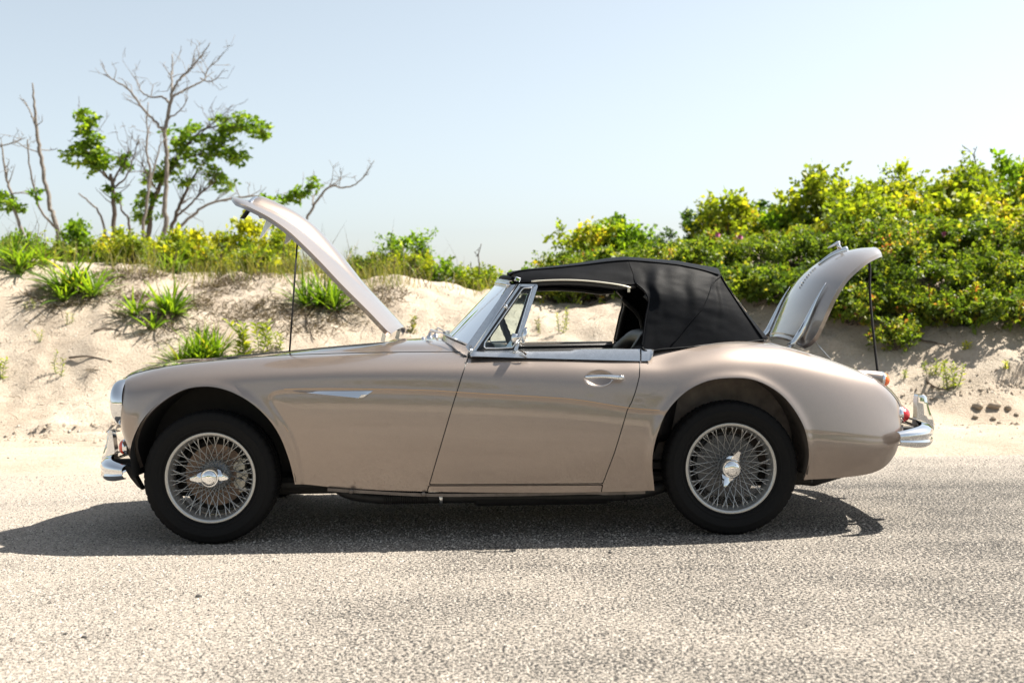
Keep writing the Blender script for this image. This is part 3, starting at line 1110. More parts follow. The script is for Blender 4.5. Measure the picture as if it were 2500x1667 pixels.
# exhaust under the near sill
pts = [(-.88, -.50, .26), (-.78, -.57, .205), (-.66, -.59, .182), (-.50, -.59, .178), (.0, -.59, .175), (.55, -.59, .178), (.70, -.57, .21), (.85, -.50, .26)]
ex = MB().tube(crom(pts, 40), .026, 12).build('exhaust_pipe', M['exhaust'], car)
MB().tube([(-.19, -.57, .172), (-.17, -.57, .172), (.42, -.57, .172), (.44, -.57, .172)], [.03, .042, .042, .03], 20).build('silencer', M['exhaust'], car)
for k in range(24):
    x_ = -.60 + k * .0085
    MB().lathe([(.0265, 0), (.032, .002), (.032, .005), (.0265, .007)], (x_, -.59, .180), (1, 0, 0), 14).build('flexible_pipe_rib', M['exhaust'], car)
MB().lathe([(.028, 0), (.038, 0), (.038, .016), (.028, .016)], (-.345, -.59, .176), (1, 0, 0), 18).build('exhaust_clamp', M['alu'], car)
MB().lathe([(.028, 0), (.036, 0), (.036, .014), (.028, .014)], (.50, -.59, .177), (1, 0, 0), 18).build('exhaust_clamp', M['exhaust'], car)
ps = [at(2000, 1178, -.45), at(1950, 1186, -.45), at(2030, 1190, -.45)]
MB().tube([(1.30, -.42, .235), (1.42, -.42, .225), (1.58, -.42, .235)], [.05, .055, .02], 14).build('tail_pipe_box', M['black'], car)
# sill flange with screw heads
fl = [at(px_, py_, -.715) for px_, py_ in ((800, 1194), (900, 1200), (1040, 1207), (1250, 1206), (1465, 1202), (1470, 1203), (1575, 1200))]
P = crom(fl, 40)
MB().grid(np.stack([P + [0, 0, .006], P - [0, 0, .008]], 1), .004).build('sill_flange', M['wellpaint'], car, angle=40)
for px_, py_ in ((858, 1199), (1034, 1206)):
    c_ = at(px_, py_, -.728)
    MB().lathe([(.0005, 0), (.010, .001), (.011, .006), (.006, .008), (.0005, .008)], c_, (0, -1, 0), 12).build('flange_bolt', M['wellpaint'], car)

# ---------------------------------------------------------------- wheels
def make_wheel(cx, cy, ear_deg, front, detail):
    sgn = -1 if cy < 0 else 1
    cz = .300
    n = 144
    # rim with its inner barrel (the part all the others sit on)
    yo = sgn * .060                     # outer rim edge, from the centre plane
    prof = [(.199, -.062), (.200, -.056), (.188, -.052), (.180, -.03), (.178, .0), (.180, .022), (.184, .030), (.186, .040), (.189, .049), (.1905, .056), (.194, .0595), (.203, .0615), (.2085, .0585), (.2095, .054), (.206, .050), (.200, .044), (.196, .030), (.196, -.03), (.2, -.05)]
    wheel = MB().lathe([(r, h * sgn) for r, h in prof], (cx, cy, cz), (0, 1, 0), 96).build('wheel', M['silver'], car, angle=50)
    # tyre
    tp = [(.196, .050), (.203, .0545), (.206, .064), (.211, .0655), (.213, .0635), (.222, .072), (.228, .0725), (.2295, .0715), (.245, .0785), (.262, .0805), (.2635, .0795), (.277, .0775), (.287, .0735), (.2945, .068), (.2985, .060), (.3010, .050), (.3020, .040), (.3020, .034), (.2975, .033), (.2975, .028), (.3030, .027), (.3035, .010), (.2985, .009), (.2985, -.009), (.3035, -.010), (.302, -.045), (.297, -.062), (.287, -.074), (.26, -.081), (.23, -.073), (.205, -.058), (.196, -.05)]
    V, Fc = [], []
    nt_ = 240
    for i, (r, h) in enumerate(tp):
        for j in range(nt_):
            a_ = 2 * PI * j / nt_
            rr = r
            if 12 <= i <= 26 and .284 < r:
                ph = j % 5
                if ph == 0:
                    rr = r - (.0035 if i in (13, 14, 15) else .003)
                elif ph == 2 and i >= 16:
                    rr = r - .003
            zz = max(rr * math.sin(a_), -cz + .0005)
            V.append((cx + rr * math.cos(a_), cy + sgn * h, cz + zz))
    k = len(tp)
    for i in range(k - 1):
        for j in range(nt_):
            q = (j + 1) % nt_
            f = (i * nt_ + j, i * nt_ + q, (i + 1) * nt_ + q, (i + 1) * nt_ + j)
            Fc.append(f if sgn < 0 else f[::-1])
    ty = MB().add(V, Fc).build('tyre', M['rubber'], wheel, angle=28)
    # hub shell
    hb = [(.001, .040), (.044, .040), (.047, .032), (.044, .022), (.044, -.010), (.056, -.016), (.068, -.022), (.071, -.030), (.067, -.040), (.001, -.042)]
    MB().lathe([(r, h * sgn) for r, h in hb], (cx, cy, cz), (0, 1, 0), 40).build('hub', M['hub'], wheel, angle=50)
    # spokes: outer row laced to the hub nose, inner row to its inner flange
    rows = []
    for j in range(24):
        for s_ in (-1, 1):
            a_ = 2 * PI * (j + .25 * s_) / 24
            rows.append((a_, a_ + s_ * math.radians(44), .1885, .028, .046, .028))
    for j in range(12):
        for s_ in (-1, 1):
            a_ = 2 * PI * (j + .5 + .22 * s_) / 12
            rows.append((a_, a_ + s_ * math.radians(58), .1865, .006, .067, -.028))
    joined = MB()
    for (ar, ah, rr, hr, rh, hh_) in rows:
        p0 = np.array((cx + rr * math.cos(ar), cy + sgn * hr, cz + rr * math.sin(ar)))
        p1 = np.array((cx + rh * math.cos(ah), cy + sgn * hh_, cz + rh * math.sin(ah)))
        d_ = (p1 - p0) / np.linalg.norm(p1 - p0)
        tb = joined if not detail else MB()
        tb.tube([p0 - d_ * .004, p0 + d_ * .016, p0 + d_ * .018, p1], [.0034, .0028, .0017, .0017], 6)
        if detail:
            tb.build('spoke', M['silver'], wheel)
    if not detail:
        tag(joined.build('spoke', M['silver'], wheel), kind='stuff')
    # two-eared knock-off
    kb = MB()
    kb.lathe([(h_[0], h_[1] * sgn) for h_ in [(.047, .040), (.047, .056), (.0445, .066), (.039, .074), (.0365, .074), (.0355, .070), (.034, .070), (.033, .078), (.026, .083), (.014, .0855), (.0005, .086)]], (cx, cy, cz), (0, 1, 0), 40)
    for s_ in (0, 1):
        a_ = math.radians(ear_deg + 180 * s_)
        u = np.array((math.cos(a_), 0, math.sin(a_))); w = np.array((-math.sin(a_), 0, math.cos(a_)))
        secs = []
        for d_, hw, h0, h1 in ((.030, .034, .046, .068), (.045, .029, .050, .070), (.060, .021, .058, .076), (.075, .014, .066, .082), (.084, .009, .070, .083), (.0875, .003, .073, .080)):
            c_ = np.array((cx, cy, cz)) + u * d_
            off = w * .006
            sec_ = []
            for kx, kh in ((-1, .3), (-.6, .9), (0, 1), (.6, .9), (1, .3), (.7, 0), (-.7, 0)):
                sec_.append(c_ + off + w * hw * kx + np.array((0, sgn * (h0 + (h1 - h0) * kh), 0)))
            secs.append(sec_)
        Vv = [p for s2 in secs for p in s2]
        m7 = 7
        Ff = [(i * m7 + j, i * m7 + (j + 1) % m7, (i + 1) * m7 + (j + 1) % m7, (i + 1) * m7 + j) for i in range(len(secs) - 1) for j in range(m7)]
        Ff.append(tuple((len(secs) - 1) * m7 + j for j in range(m7)))
        kb.add(Vv, [f[::-1] for f in Ff] if sgn < 0 else Ff)
    kb.build('knock_off_nut', M['chrome'], wheel, angle=40)
    if detail:
        cu = bpy.data.curves.new('lettering', 'FONT')
        tmp = bpy.data.objects.new('lettering_tmp', cu)
        COL.objects.link(tmp)
        for txt, top in (('LEFT SIDE', False), ('UNDO', True)):
            cu.body = txt
            cu.size = .0115
            cu.align_x = 'CENTER'
            cu.extrude = .0004
            bpy.context.view_layer.update()
            me_ = bpy.data.meshes.new_from_object(tmp.evaluated_get(bpy.context.evaluated_depsgraph_get()))
            me_.transform(Matrix.Translation((cx, cy + sgn * .0835, cz + (.012 if top else -.021))) @ Matrix.Rotation(PI / 2, 4, 'X'))
            link('lettering', me_, M['ink'], wheel, smooth=False)
        bpy.data.objects.remove(tmp)
    # brakes behind the spokes
    if front:
        MB().lathe([(.055, -.052 * sgn), (.140, -.052 * sgn), (.140, -.040 * sgn), (.100, -.040 * sgn), (.098, -.034 * sgn), (.055, -.030 * sgn)], (cx, cy, cz), (0, 1, 0), 56).build('brake_disc', M['rust'], wheel, angle=40)
        cal = MB()
        for dz in (-.045, 0, .045):
            cal.lathe([(.0005, .012 * sgn), (.026, .012 * sgn), (.029, .004 * sgn), (.029, -.05 * sgn)], (cx + .125 - abs(dz) * .3, cy - sgn * .030, cz + dz * .8), (0, 1, 0), 20)
        for dz in (-.07, .07):
            cal.lathe([(.0005, .016 * sgn), (.009, .016 * sgn), (.010, -.04 * sgn)], (cx + .118, cy - sgn * .030, cz + dz), (0, 1, 0), 12)
            cal.lathe([(.0005, .016 * sgn), (.009, .016 * sgn), (.010, -.04 * sgn)], (cx + .136, cy - sgn * .030, cz + dz * .95), (0, 1, 0), 12)
        cal.build('brake_caliper', M['caliper'], wheel, angle=40)
        MB().lathe([(.001, -.055 * sgn), (.165, -.055 * sgn), (.165, -.062 * sgn)], (cx, cy, cz), (0, 1, 0), 40).build('back_plate', M['black'], wheel)
    else:
        MB().lathe([(.001, -.012 * sgn), (.085, -.012 * sgn), (.125, -.018 * sgn), (.142, -.022 * sgn), (.146, -.028 * sgn), (.146, -.06 * sgn), (.152, -.062 * sgn), (.152, -.068 * sgn), (.001, -.07 * sgn)], (cx, cy, cz), (0, 1, 0), 56).build('brake_drum', M['drum'], wheel, angle=40)
    return wheel


FWX, RWX = float(at(513, 1164, -.69)[0]), float(at(1785, 1141, -.69)[0])
make_wheel(FWX, -.63, -4, True, True)
make_wheel(RWX, -.63, 62, False, True)
make_wheel(FWX, .63, 30, True, False)
make_wheel(RWX, .63, 80, False, False)
MB().tube([(FWX, -.60, .30), (FWX, .60, .30)], .03, 10).build('front_axle', M['black'], car)
MB().tube([(RWX, -.60, .30), (RWX, .60, .30)], .04, 10).build('rear_axle', M['black'], car)

# ---------------------------------------------------------------- lamps
def lamp(name, c, ax, r, depth, lens, base_h=.012, flat=1.0):
    ax = Vector(ax).normalized()
    b_ = MB().lathe([(r * 1.10, -.006), (r * 1.14, 0), (r * 1.10, base_h), (r * 1.0, base_h + .003), (r * .9, base_h + .001)], c, ax, 32).build(name, M['chrome'], car, angle=50)
    prof = [(r * math.cos(t), base_h + depth * math.sin(t)) for t in np.linspace(0, PI / 2 - .02, 9)]
    MB().lathe(prof, c, ax, 32).build('lens', lens, b_)
    return b_


for s_ in (-1, 1):
    hc_ = (-1.778, s_ * .545, .636)
    hl = MB().lathe([(.104, -.005), (.1075, .004), (.1080, .022), (.1055, .036), (.099, .048), (.0935, .052), (.090, .048), (.086, .03)], hc_, (-1, 0, -.03), 64).build('headlamp', M['chrome'], car, angle=60)
    MB().lathe([(.092 * math.cos(t), .046 + .030 * math.sin(t)) for t in np.linspace(0, PI / 2 - .02, 10)], hc_, (-1, 0, -.03), 48).build('lens', M['lampglass'], hl)
    MB().lathe([(.001, -.03), (.05, -.01), (.08, .02), (.092, .044)], hc_, (-1, 0, -.03), 40).build('reflector', M['chrome'], hl)
    lamp('front_side_lamp', (-1.790, s_ * .535, .430), (-1, 0, -.05), .036, .030, M['redamber'])
    pod_c = (1.742, s_ * .43, .672)
    pod = MB().lathe([(.004, -.30), (.012, -.26), (.024, -.18), (.033, -.09), (.037, -.03), (.037, .0)], pod_c, (1, 0, -.16), 28)
    pod.build('indicator_pod', M['paint'], car)
    lamp('rear_indicator', (1.744, s_ * .43, .671), (1, 0, -.10), .0345, .034, M['amber'], base_h=.005)
    lamp('tail_lamp', (1.806, s_ * .475, .508), (1, 0, .02), .038, .044, M['redlens'], base_h=.010)
    MB().lathe([(.022 * math.cos(t), .026 * math.sin(t)) for t in np.linspace(-.8, PI / 2 - .02, 10)], (1.775, s_ * .40, .575), (.7, 0, .7), 24).build('reflector_bezel', M['chrome'], car)

# ---------------------------------------------------------------- bumpers
def bumper(name, plan, zc, hh_, sg):
    P = crom([(x, y, zc) for x, y in plan], 60)
    prof = [(-1.0, .000), (-.92, .022), (-.70, .040), (-.42, .049), (-.30, .047), (-.26, .040), (.10, .040), (.14, .047), (.30, .050), (.62, .046), (.88, .028), (1.0, .0)]
    G = np.zeros((60, len(prof), 3))
    T = np.gradient(P, axis=0); T /= np.linalg.norm(T, axis=1, keepdims=True)
    for i in range(60):
        nrm = np.array((T[i][1], -T[i][0], 0))
        if nrm[0] * sg < 0:
            nrm = -nrm
        e_ = 1 - .50 * max(0, (i < 14) * (14 - i) / 14 + (i > 45) * (i - 45) / 14) ** 1.6
        for j, (h, d_) in enumerate(prof):
            G[i, j] = P[i] + nrm * d_ * e_ + np.array((0, 0, h * hh_ * e_))
    return MB().grid(G, .004, normal_flip=(sg > 0)).build(name, M['chrome'], car, angle=38)


def half(pl_):
    return [(x, -y) for x, y in pl_] + [(x, y) for x, y in pl_[-2::-1]]
fb = bumper('front_bumper', half([(-1.765, .640), (-1.805, .622), (-1.845, .585), (-1.878, .51), (-1.905, .38), (-1.918, .18), (-1.922, 0)]), .326, .054, -1)
rb = bumper('rear_bumper', half([(1.738, .652), (1.80, .635), (1.86, .595), (1.898, .52), (1.922, .40), (1.938, .2), (1.945, 0)]), .416, .054, 1)


def overrider(px_, Y, pts, sg):
    """upright chrome horn over the bumper: rows of (x_front, x_back, z)"""
    rows = []
    for xf, xb, z in pts:
        wd = .030
        rows.append([(xb, Y - wd * .85, z), (xf + (xb - xf) * .45, Y - wd, z), (xf + (xb - xf) * .12, Y - wd * .7, z), (xf, Y, z), (xf + (xb - xf) * .12, Y + wd * .7, z), (xf + (xb - xf) * .45, Y + wd, z), (xb, Y + wd * .85, z)])
    V = [p for r in rows for p in r]
    n = 7
    Fc = [(i * n + j, i * n + (j + 1) % n, (i + 1) * n + (j + 1) % n, (i + 1) * n + j) for i in range(len(rows) - 1) for j in range(n)]
    Fc += [tuple(range(n)), tuple((len(rows) - 1) * n + j for j in range(n))]
    o = MB().add(V, Fc).build('overrider', M['chrome'], car, angle=45)
    bm_flip(o)
    return o


def bm_flip(o):
    import bmesh
    bm = bmesh.new(); bm.from_mesh(o.data)
    bmesh.ops.recalc_face_normals(bm, faces=bm.faces)
    bm.to_mesh(o.data); bm.free()


for s_ in (-1, 1):
    overrider(0, s_ * .35, [(xf_ - .004, xb_ - .022, z_) for xf_, xb_, z_ in [(-1.975, -1.90, .300), (-1.982, -1.895, .33), (-1.980, -1.892, .36), (-1.966, -1.890, .40), (-1.953, -1.894, .44), (-1.948, -1.898, .475), (-1.942, -1.900, .488), (-1.93, -1.904, .495)]], -1)
    overrider(0, s_ * .30, [(2.035, 1.94, .39), (2.045, 1.94, .42), (2.040, 1.945, .46), (2.025, 1.95, .50), (2.010, 1.95, .545), (2.005, 1.952, .575), (1.995, 1.955, .585), (1.985, 1.957, .588)], 1)
    MB().box((-1.83, s_ * .42, .335), (.22, .03, .05), bev=.006).build('bumper_bracket', M['black'], car, angle=40)
    MB().box((1.87, s_ * .40, .42), (.18, .03, .05), bev=.006).build('bumper_bracket', M['black'], car, angle=40)
    sh_ = [at(px_, py_, -.6) * [1, -s_, 1] for px_, py_ in ((302, 1132), (322, 1141), (331, 1166), (347, 1196), (334, 1186), (318, 1166), (306, 1146))]
    MB().slab(sh_, (0, -s_ * .05, 0)).build('splash_shield', M['black'], car, smooth=False)

# ---------------------------------------------------------------- bonnet, propped open
bx = [(953, 816), (942, 808), (904.5, 768.6), (870, 734), (827, 691), (784, 645), (741, 602), (701, 565), (655, 533), (609, 509), (578, 496)]
bw = [.36, .395, .40, .40, .398, .395, .39, .38, .36, .32, .20]
edge = np.array([at(p[0], p[1], -w) for p, w in zip(bx, bw)])
tipc = at(566, 489, 0.0)
NBU, NBV = 70, 61
Ec = crom(np.c_[edge[:, 0], bw, edge[:, 2]], NBU)
# tip closes round: half width runs to zero over the last stretch
s_ar = np.concatenate([[0], np.cumsum(np.hypot(np.diff(Ec[:, 0]), np.diff(Ec[:, 2])))])
T2 = np.gradient(Ec[:, [0, 2]], axis=0); T2 /= np.linalg.norm(T2, axis=1, keepdims=True)
N2 = np.stack([T2[:, 1], -T2[:, 0]], 1)
N2 *= np.where(N2[:, 1] > 0, 1, -1)[:, None]          # outer side: up and back
BG = np.zeros((NBU, NBV, 3))
lin = np.linspace(-1, 1, NBV)
for i in range(NBU):
    w = Ec[i, 1]
    camb = .040 * (1 - lin ** 2) * min(1, w / .38)
    s_n = s_ar[i] / s_ar[-1]
    # raised scoop along the middle, ending in a chrome-lipped mouth near the tip
    half_w = .155 - .05 * (1 - s_n)
    prof = np.clip(1 - np.abs(lin * w / half_w) ** 2.6, 0, 1) ** .8
    hgt = .042 * sstep(.10, .80, s_n) * (1 - sstep(.915, .925, s_n))
    off = camb + prof * hgt
    fwd_ = .075 * (1 - lin ** 2) * sstep(.82, 1.0, s_n)
    BG[i, :, 0] = Ec[i, 0] + N2[i, 0] * off + T2[i, 0] * fwd_
    BG[i, :, 1] = lin * w
    BG[i, :, 2] = Ec[i, 2] + N2[i, 1] * off + T2[i, 1] * fwd_
bonnet = MB().grid(BG, .006).build('bonnet', M['paint'], car, angle=50)
bm_flip(bonnet)
# folded edge flange and inner frame
rim = np.concatenate([BG[:, 0], BG[-1, 1:-1], BG[::-1, -1]])
NN = np.concatenate([N2, np.repeat(N2[-1:], NBV - 2, 0), N2[::-1]])
flg = np.stack([rim, rim - np.c_[NN[:, 0], 0 * NN[:, 0], NN[:, 1]] * .014], 1)
o = MB().grid(flg, .003).build('bonnet_flange', M['paint'], bonnet, angle=50); bm_flip(o)
for fr in (.18, .5, .82):
    i = int(fr * NBU)
    P = BG[i, 6:-6:4] - np.array((N2[i, 0], 0, N2[i, 1])) * .022
    MB().tube(P, .014, 6).build('bonnet_rib', M['paint'], bonnet)
im = int(.918 * NBU)
jj = np.where(np.abs(lin * Ec[im, 1]) < .150)[0]
P = BG[im - 2, jj] + np.array((N2[im, 0], 0, N2[im, 1])) * .002
MB().tube(P, .012, 8).build('scoop_trim', M['chrome'], bonnet)
Pm = [BG[im - 1, j] for j in jj] + [BG[im + 2, j] for j in jj[::-1]]
G = np.stack([BG[im - 2, jj] + [-.002, 0, -.002], BG[im + 1, jj] + [-.004, 0, .002]], 1)
MB().grid(G, .002).build('scoop_mouth', M['chrome'], bonnet)
for s_ in (-1, 1):
    h1, h2, h3 = at(904, 772, -.33), at(940, 808, -.33), at(934, 832, -.33)
    h1, h2, h3 = [p * [1, -s_, 1] for p in (h1, h2, h3)]
    mb_ = MB()
    for p, q, wd in ((h1, h2, .010), (h2, h3, .010)):
        p, q = np.array(p), np.array(q)
        d_ = (q - p) / np.linalg.norm(q - p)
        n_ = np.array((-d_[2], 0, d_[0]))
        mb_.slab([p + n_ * wd, q + d_ * .004 + n_ * wd, q + d_ * .004 - n_ * wd, p - n_ * wd], (0, .006, 0))
    mb_.build('bonnet_hinge', M['alu'], bonnet, smooth=False)
    for t_ in (.25, .85):
        c_ = h1 + (h2 - h1) * t_
        MB().lathe([(.0005, .004), (.006, .004), (.006, 0)], c_ - [0, .001, 0], (0, -1, 0), 10).build('hinge_bolt', M['chrome'], bonnet)
# latch spring, safety catch, dovetail
a0, a1 = at(608, 512, -.02), at(592, 534, -.02)
sp = [a0 + (a1 - a0) * t + .012 * np.array((math.cos(t * 44), math.sin(t * 44), 0)) for t in np.linspace(0, 1, 90)]
MB().tube(sp, .0035, 5).tube([a0, a1], .005, 8).build('latch_spring', M['seal'], bonnet)
MB().box(a0 + [.004, 0, .004], (.05, .07, .014), rot=Matrix.Rotation(.45, 3, 'Y'), bev=.004).build('latch_plate', M['rust'], bonnet, angle=40)
c0, c1 = at(660, 538, .10), at(635, 580, .10)
MB().slab([c0 + [-.022, 0, 0], c0 + [.022, 0, .0], c1 + [.006, 0, 0], c1 + [-.004, 0, -.002]], (0, .02, 0)).build('safety_catch', M['alu'], bonnet, smooth=False)
c0, c1 = at(708, 572, .22), at(696, 595, .22)
MB().slab([c0 + [-.02, 0, 0], c0 + [.02, 0, -.01], c1 + [.005, 0, 0], c1 + [-.003, 0, 0]], (0, .02, 0)).build('bonnet_stop', M['silver'], bonnet, smooth=False)
MB().tube([at(726, 588, -.36), at(707, 858, -.36)], .0045, 8).build('bonnet_prop', M['seal'], car)
# engine bay below
MB().box((-1.12, 0, .50), (1.10, .78, .03)).box((-1.12, -.40, .65), (1.08, .012, .30)).box((-1.12, .40, .65), (1.08, .012, .30)).box((-.585, 0, .68), (.012, .80, .34)).build('engine_bay', M['black'], car, smooth=False)
MB().box((-1.05, 0, .62), (.62, .20, .22), bev=.03).build('engine_block', M['drum'], car, angle=40)
MB().box((-1.05, 0, .765), (.58, .12, .07), bev=.02).build('rocker_cover', M['silver'], car, angle=40)
MB().box((-.80, -.34, .835), (.05, .03, .014), bev=.003).build('bonnet_buffer', M['seal'], car, angle=40)
MB().box((-1.34, -.36, .822), (.05, .03, .014), bev=.003).build('bonnet_buffer', M['seal'], car, angle=40)

# ---------------------------------------------------------------- boot lid, propped open
lx = [(1960, 843), (1978, 834), (1991, 818), (2012, 773), (2033, 728), (2060, 684), (2088, 656), (2115, 635), (2140, 622), (2151, 618)]
lw = [.37, .425, .445, .45, .45, .445, .435, .41, .35, .26]
edge = np.array([at(p[0], p[1], -w) for p, w in zip(lx, lw)])
NLU, NLV = 60, 51
Ec = crom(np.c_[edge[:, 0], lw, edge[:, 2]], NLU)
T2 = np.gradient(Ec[:, [0, 2]], axis=0); T2 /= np.linalg.norm(T2, axis=1, keepdims=True)
N2 = np.stack([T2[:, 1], -T2[:, 0]], 1)
N2 *= np.where(-N2[:, 0] + N2[:, 1] > 0, 1, -1)[:, None]   # outer side: forward and up
lin = np.linspace(-1, 1, NLV)
LG = np.zeros((NLU, NLV, 3))
for i in range(NLU):
    w = Ec[i, 1]
    camb = .062 * (1 - np.abs(lin) ** 2.2) * (w / .45)
    s_n = i / (NLU - 1)
    tipo = .035 * (1 - lin ** 2) * sstep(.85, 1, s_n)
    LG[i, :, 0] = Ec[i, 0] + N2[i, 0] * camb + T2[i, 0] * tipo
    LG[i, :, 1] = lin * w
    LG[i, :, 2] = Ec[i, 2] + N2[i, 1] * camb + T2[i, 1] * tipo
lid = MB().grid(LG, .006).build('boot_lid', M['paint'], car, angle=50); bm_flip(lid)
rim = np.concatenate([LG[:, 0], LG[-1, 1:-1], LG[::-1, -1], LG[0, -2:0:-1]])
NN = np.concatenate([N2, np.repeat(N2[-1:], NLV - 2, 0), N2[::-1], np.repeat(N2[:1], NLV - 2, 0)])
rim = np.r_[rim, rim[:1]]; NN = np.r_[NN, NN[:1]]
flg = np.stack([rim, rim - np.c_[NN[:, 0], 0 * NN[:, 0], NN[:, 1]] * .018], 1)
o = MB().grid(flg, .003).build('lid_flange', M['paint'], lid, angle=50); bm_flip(o)
inner = LG[4:-4, 4:-4] - np.repeat(np.stack([N2[4:-4, 0], 0 * N2[4:-4, 0], N2[4:-4, 1]], 1)[:, None], NLV - 8, 1) * .022
o = MB().grid(inner[::3, ::3], .004).build('lid_inner_panel', M['black'], lid)
for s_ in (-1, 1):
    P = []
    Yh = s_ * .345
    jj_ = int(np.argmin(np.abs(lin * .445 - Yh)))
    base = at(1924, 846, -.345) * [1, -s_, 1]
    kn = at(1938, 839, -.345) * [1, -s_, 1]
    P = [base, kn + [0, 0, .004]] + [LG[i, jj_] + np.array((N2[i, 0], 0, N2[i, 1])) * .010 for i in range(9, 30, 2)]
    r_ = [.013, .014] + list(np.linspace(.019, .0015, len(P) - 2))
    MB().tube(P, r_, 10).build('boot_hinge', M['chrome'], lid)
    MB().lathe([(.034, 0), (.030, .008), (.014, .013), (.001, .014)], base - [0.005, 0, .012], (0.2, 0, 1), 24).build('hinge_foot', M['chrome'], car)
jm = NLV // 2
nv = lambda i: np.array((N2[i, 0], 0, N2[i, 1]))
i0, i1 = int(.62 * NLU), int(.84 * NLU)
P = [LG[i, jm] + nv(i) * .004 for i in range(i0, i1 + 1)]
MB().tube(P, list(np.linspace(.006, .018, len(P))), 10).build('handle_plinth', M['chrome'], lid)
hp = LG[i1 - 3, jm] + nv(i1) * .014
tipd = np.array((T2[i1, 0], 0, T2[i1, 1]))
MB().tube([hp, hp + nv(i1) * .032], [.012, .009], 12).tube([hp + nv(i1) * .034 - tipd * .055 + nv(i1) * -.006, hp + nv(i1) * .036, hp + nv(i1) * .036 + tipd * .012], [.004, .009, .007], 10).build('boot_handle', M['chrome'], lid)
for k in range(9):
    i = int(.46 * NLU) + k
    p = LG[i, jm] + nv(i) * .004
    MB().box(p, (.008, .012 + .006 * (k % 3), .006), rot=Matrix.Rotation(-.8, 3, 'Y'), bev=.0015).build('badge_letter', M['chrome'], lid, angle=40)
pr = [at(2118, 634, -.2), at(2123, 646, -.2), at(2123, 700, -.2), at(2127, 760, -.2), at(2134, 830, -.2), at(2143, 912, -.2)]
MB().tube(crom(pr, 24), .0062, 8).build('boot_prop', M['seal'], car)
MB().tube([at(1988, 832, -.40), at(2042, 893, -.40)], .0018, 6).build('check_cable', M['alu'], car)
MB().box((1.57, 0, .40), (.36, .80, .02)).box((1.40, 0, .60), (.012, .84, .36)).box((1.55, -.42, .50), (.30, .012, .24)).box((1.55, .42, .50), (.30, .012, .24)).build('boot_interior', M['black'], car, smooth=False)

# ---------------------------------------------------------------- windscreen
def ws_bot(y):
    t = np.abs(y) / .648
    return np.stack([-.335 + .150 * t ** 2.4, y, .908 - .062 * t ** 2], -1)
def ws_top(y):                       # same parameter, narrower at the top
    t = np.abs(y) / .648
    return np.stack([-.075 + .066 * t ** 2.2, y * .555 / .648, 1.168 - .022 * t ** 2], -1)
yy = np.linspace(-.648, .648, 49)
Bt, Tp = ws_bot(yy), ws_top(yy)
G = np.array([[b_ + (t_ - b_) * v for v in np.linspace(.03, .97, 13)] for b_, t_ in zip(Bt, Tp)])
screen = MB().tube(Bt, .011, 8).tube(Tp, .010, 8).build('windscreen_frame', M['alu'], car)
MB().grid(G[1:-1]).build('windscreen_glass', M['glass'], screen)
G = np.stack([Tp + [-.008, 0, -.012], Tp + [.004, 0, .016], Tp + [.03, 0, .020]], 1)
MB().grid(G, .004).build('header_rail', M['alu'], screen, angle=40)
G = np.stack([Bt + [-.020, 0, -.030], Bt + [-.004, 0, .016], Bt + [.004, 0, .026]], 1)
MB().grid(G, .004).build('lower_rail', M['alu'], screen, angle=40)
MB().tube(ws_bot(np.linspace(-.655, .655, 49)) + [-.022, -0.0, -.030], .012, 8).build('scuttle_seal', M['seal'], screen)
for s_ in (-1, 1):
    q = [at(1137, 846, -.640), at(1150, 866, -.655), at(1203, 785, -.608), at(1264, 694, -.555), at(1243, 696, -.548)]
    q = [p * [1, -s_, 1] for p in q]
    o = MB().slab(q, (.012, -s_ * .030, 0)).build('windscreen_pillar', M['alu'], screen, smooth=False); bm_flip(o)
    MB().tube([q[1] + [-.004, s_ * .003, 0], q[3] + [-.004, s_ * .003, 0]], .004, 6).build('pillar_bead', M['chrome'], screen)
# wipers
for y0_, in ((-.30,), (.12,)):
    sp_ = np.array((-.40, y0_, .905))
    MB().lathe([(.018, 0), (.016, .014), (.008, .020), (.0005, .021)], sp_ - [0, 0, .008], (-.2, 0, 1), 16).build('wiper_spindle', M['chrome'], car)
    tip = ws_bot(np.array(y0_ - .24))
    tip = tip + [-.012, 0, .030]
    elb = sp_ + [.01, -.02, .035]
    MB().tube([sp_ + [0, 0, .012], elb, (elb + tip) / 2 + [-.012, 0, .012], tip], [.009, .008, .004, .0035], 8).build('wiper_arm', M['chrome'], car)
    bl_ = np.array([ws_bot(np.array(y_)) + [-.010, 0, .020 + .02 * abs(y_ - y0_ + .1)] for y_ in np.linspace(y0_ + .0, y0_ - .30, 9)])
    MB().tube(bl_, .0045, 6).build('wiper_blade', M['seal'], car)
MB().lathe([(.012, 0), (.011, .01), (.004, .016), (.0005, .0165)], (-.44, -.18, .892), (0, 0, 1), 14).build('washer_jet', M['chrome'], car)
MB().lathe([(.012, 0), (.011, .01), (.004, .016), (.0005, .0165)], (-.44, .18, .892), (0, 0, 1), 14).build('washer_jet', M['chrome'], car)

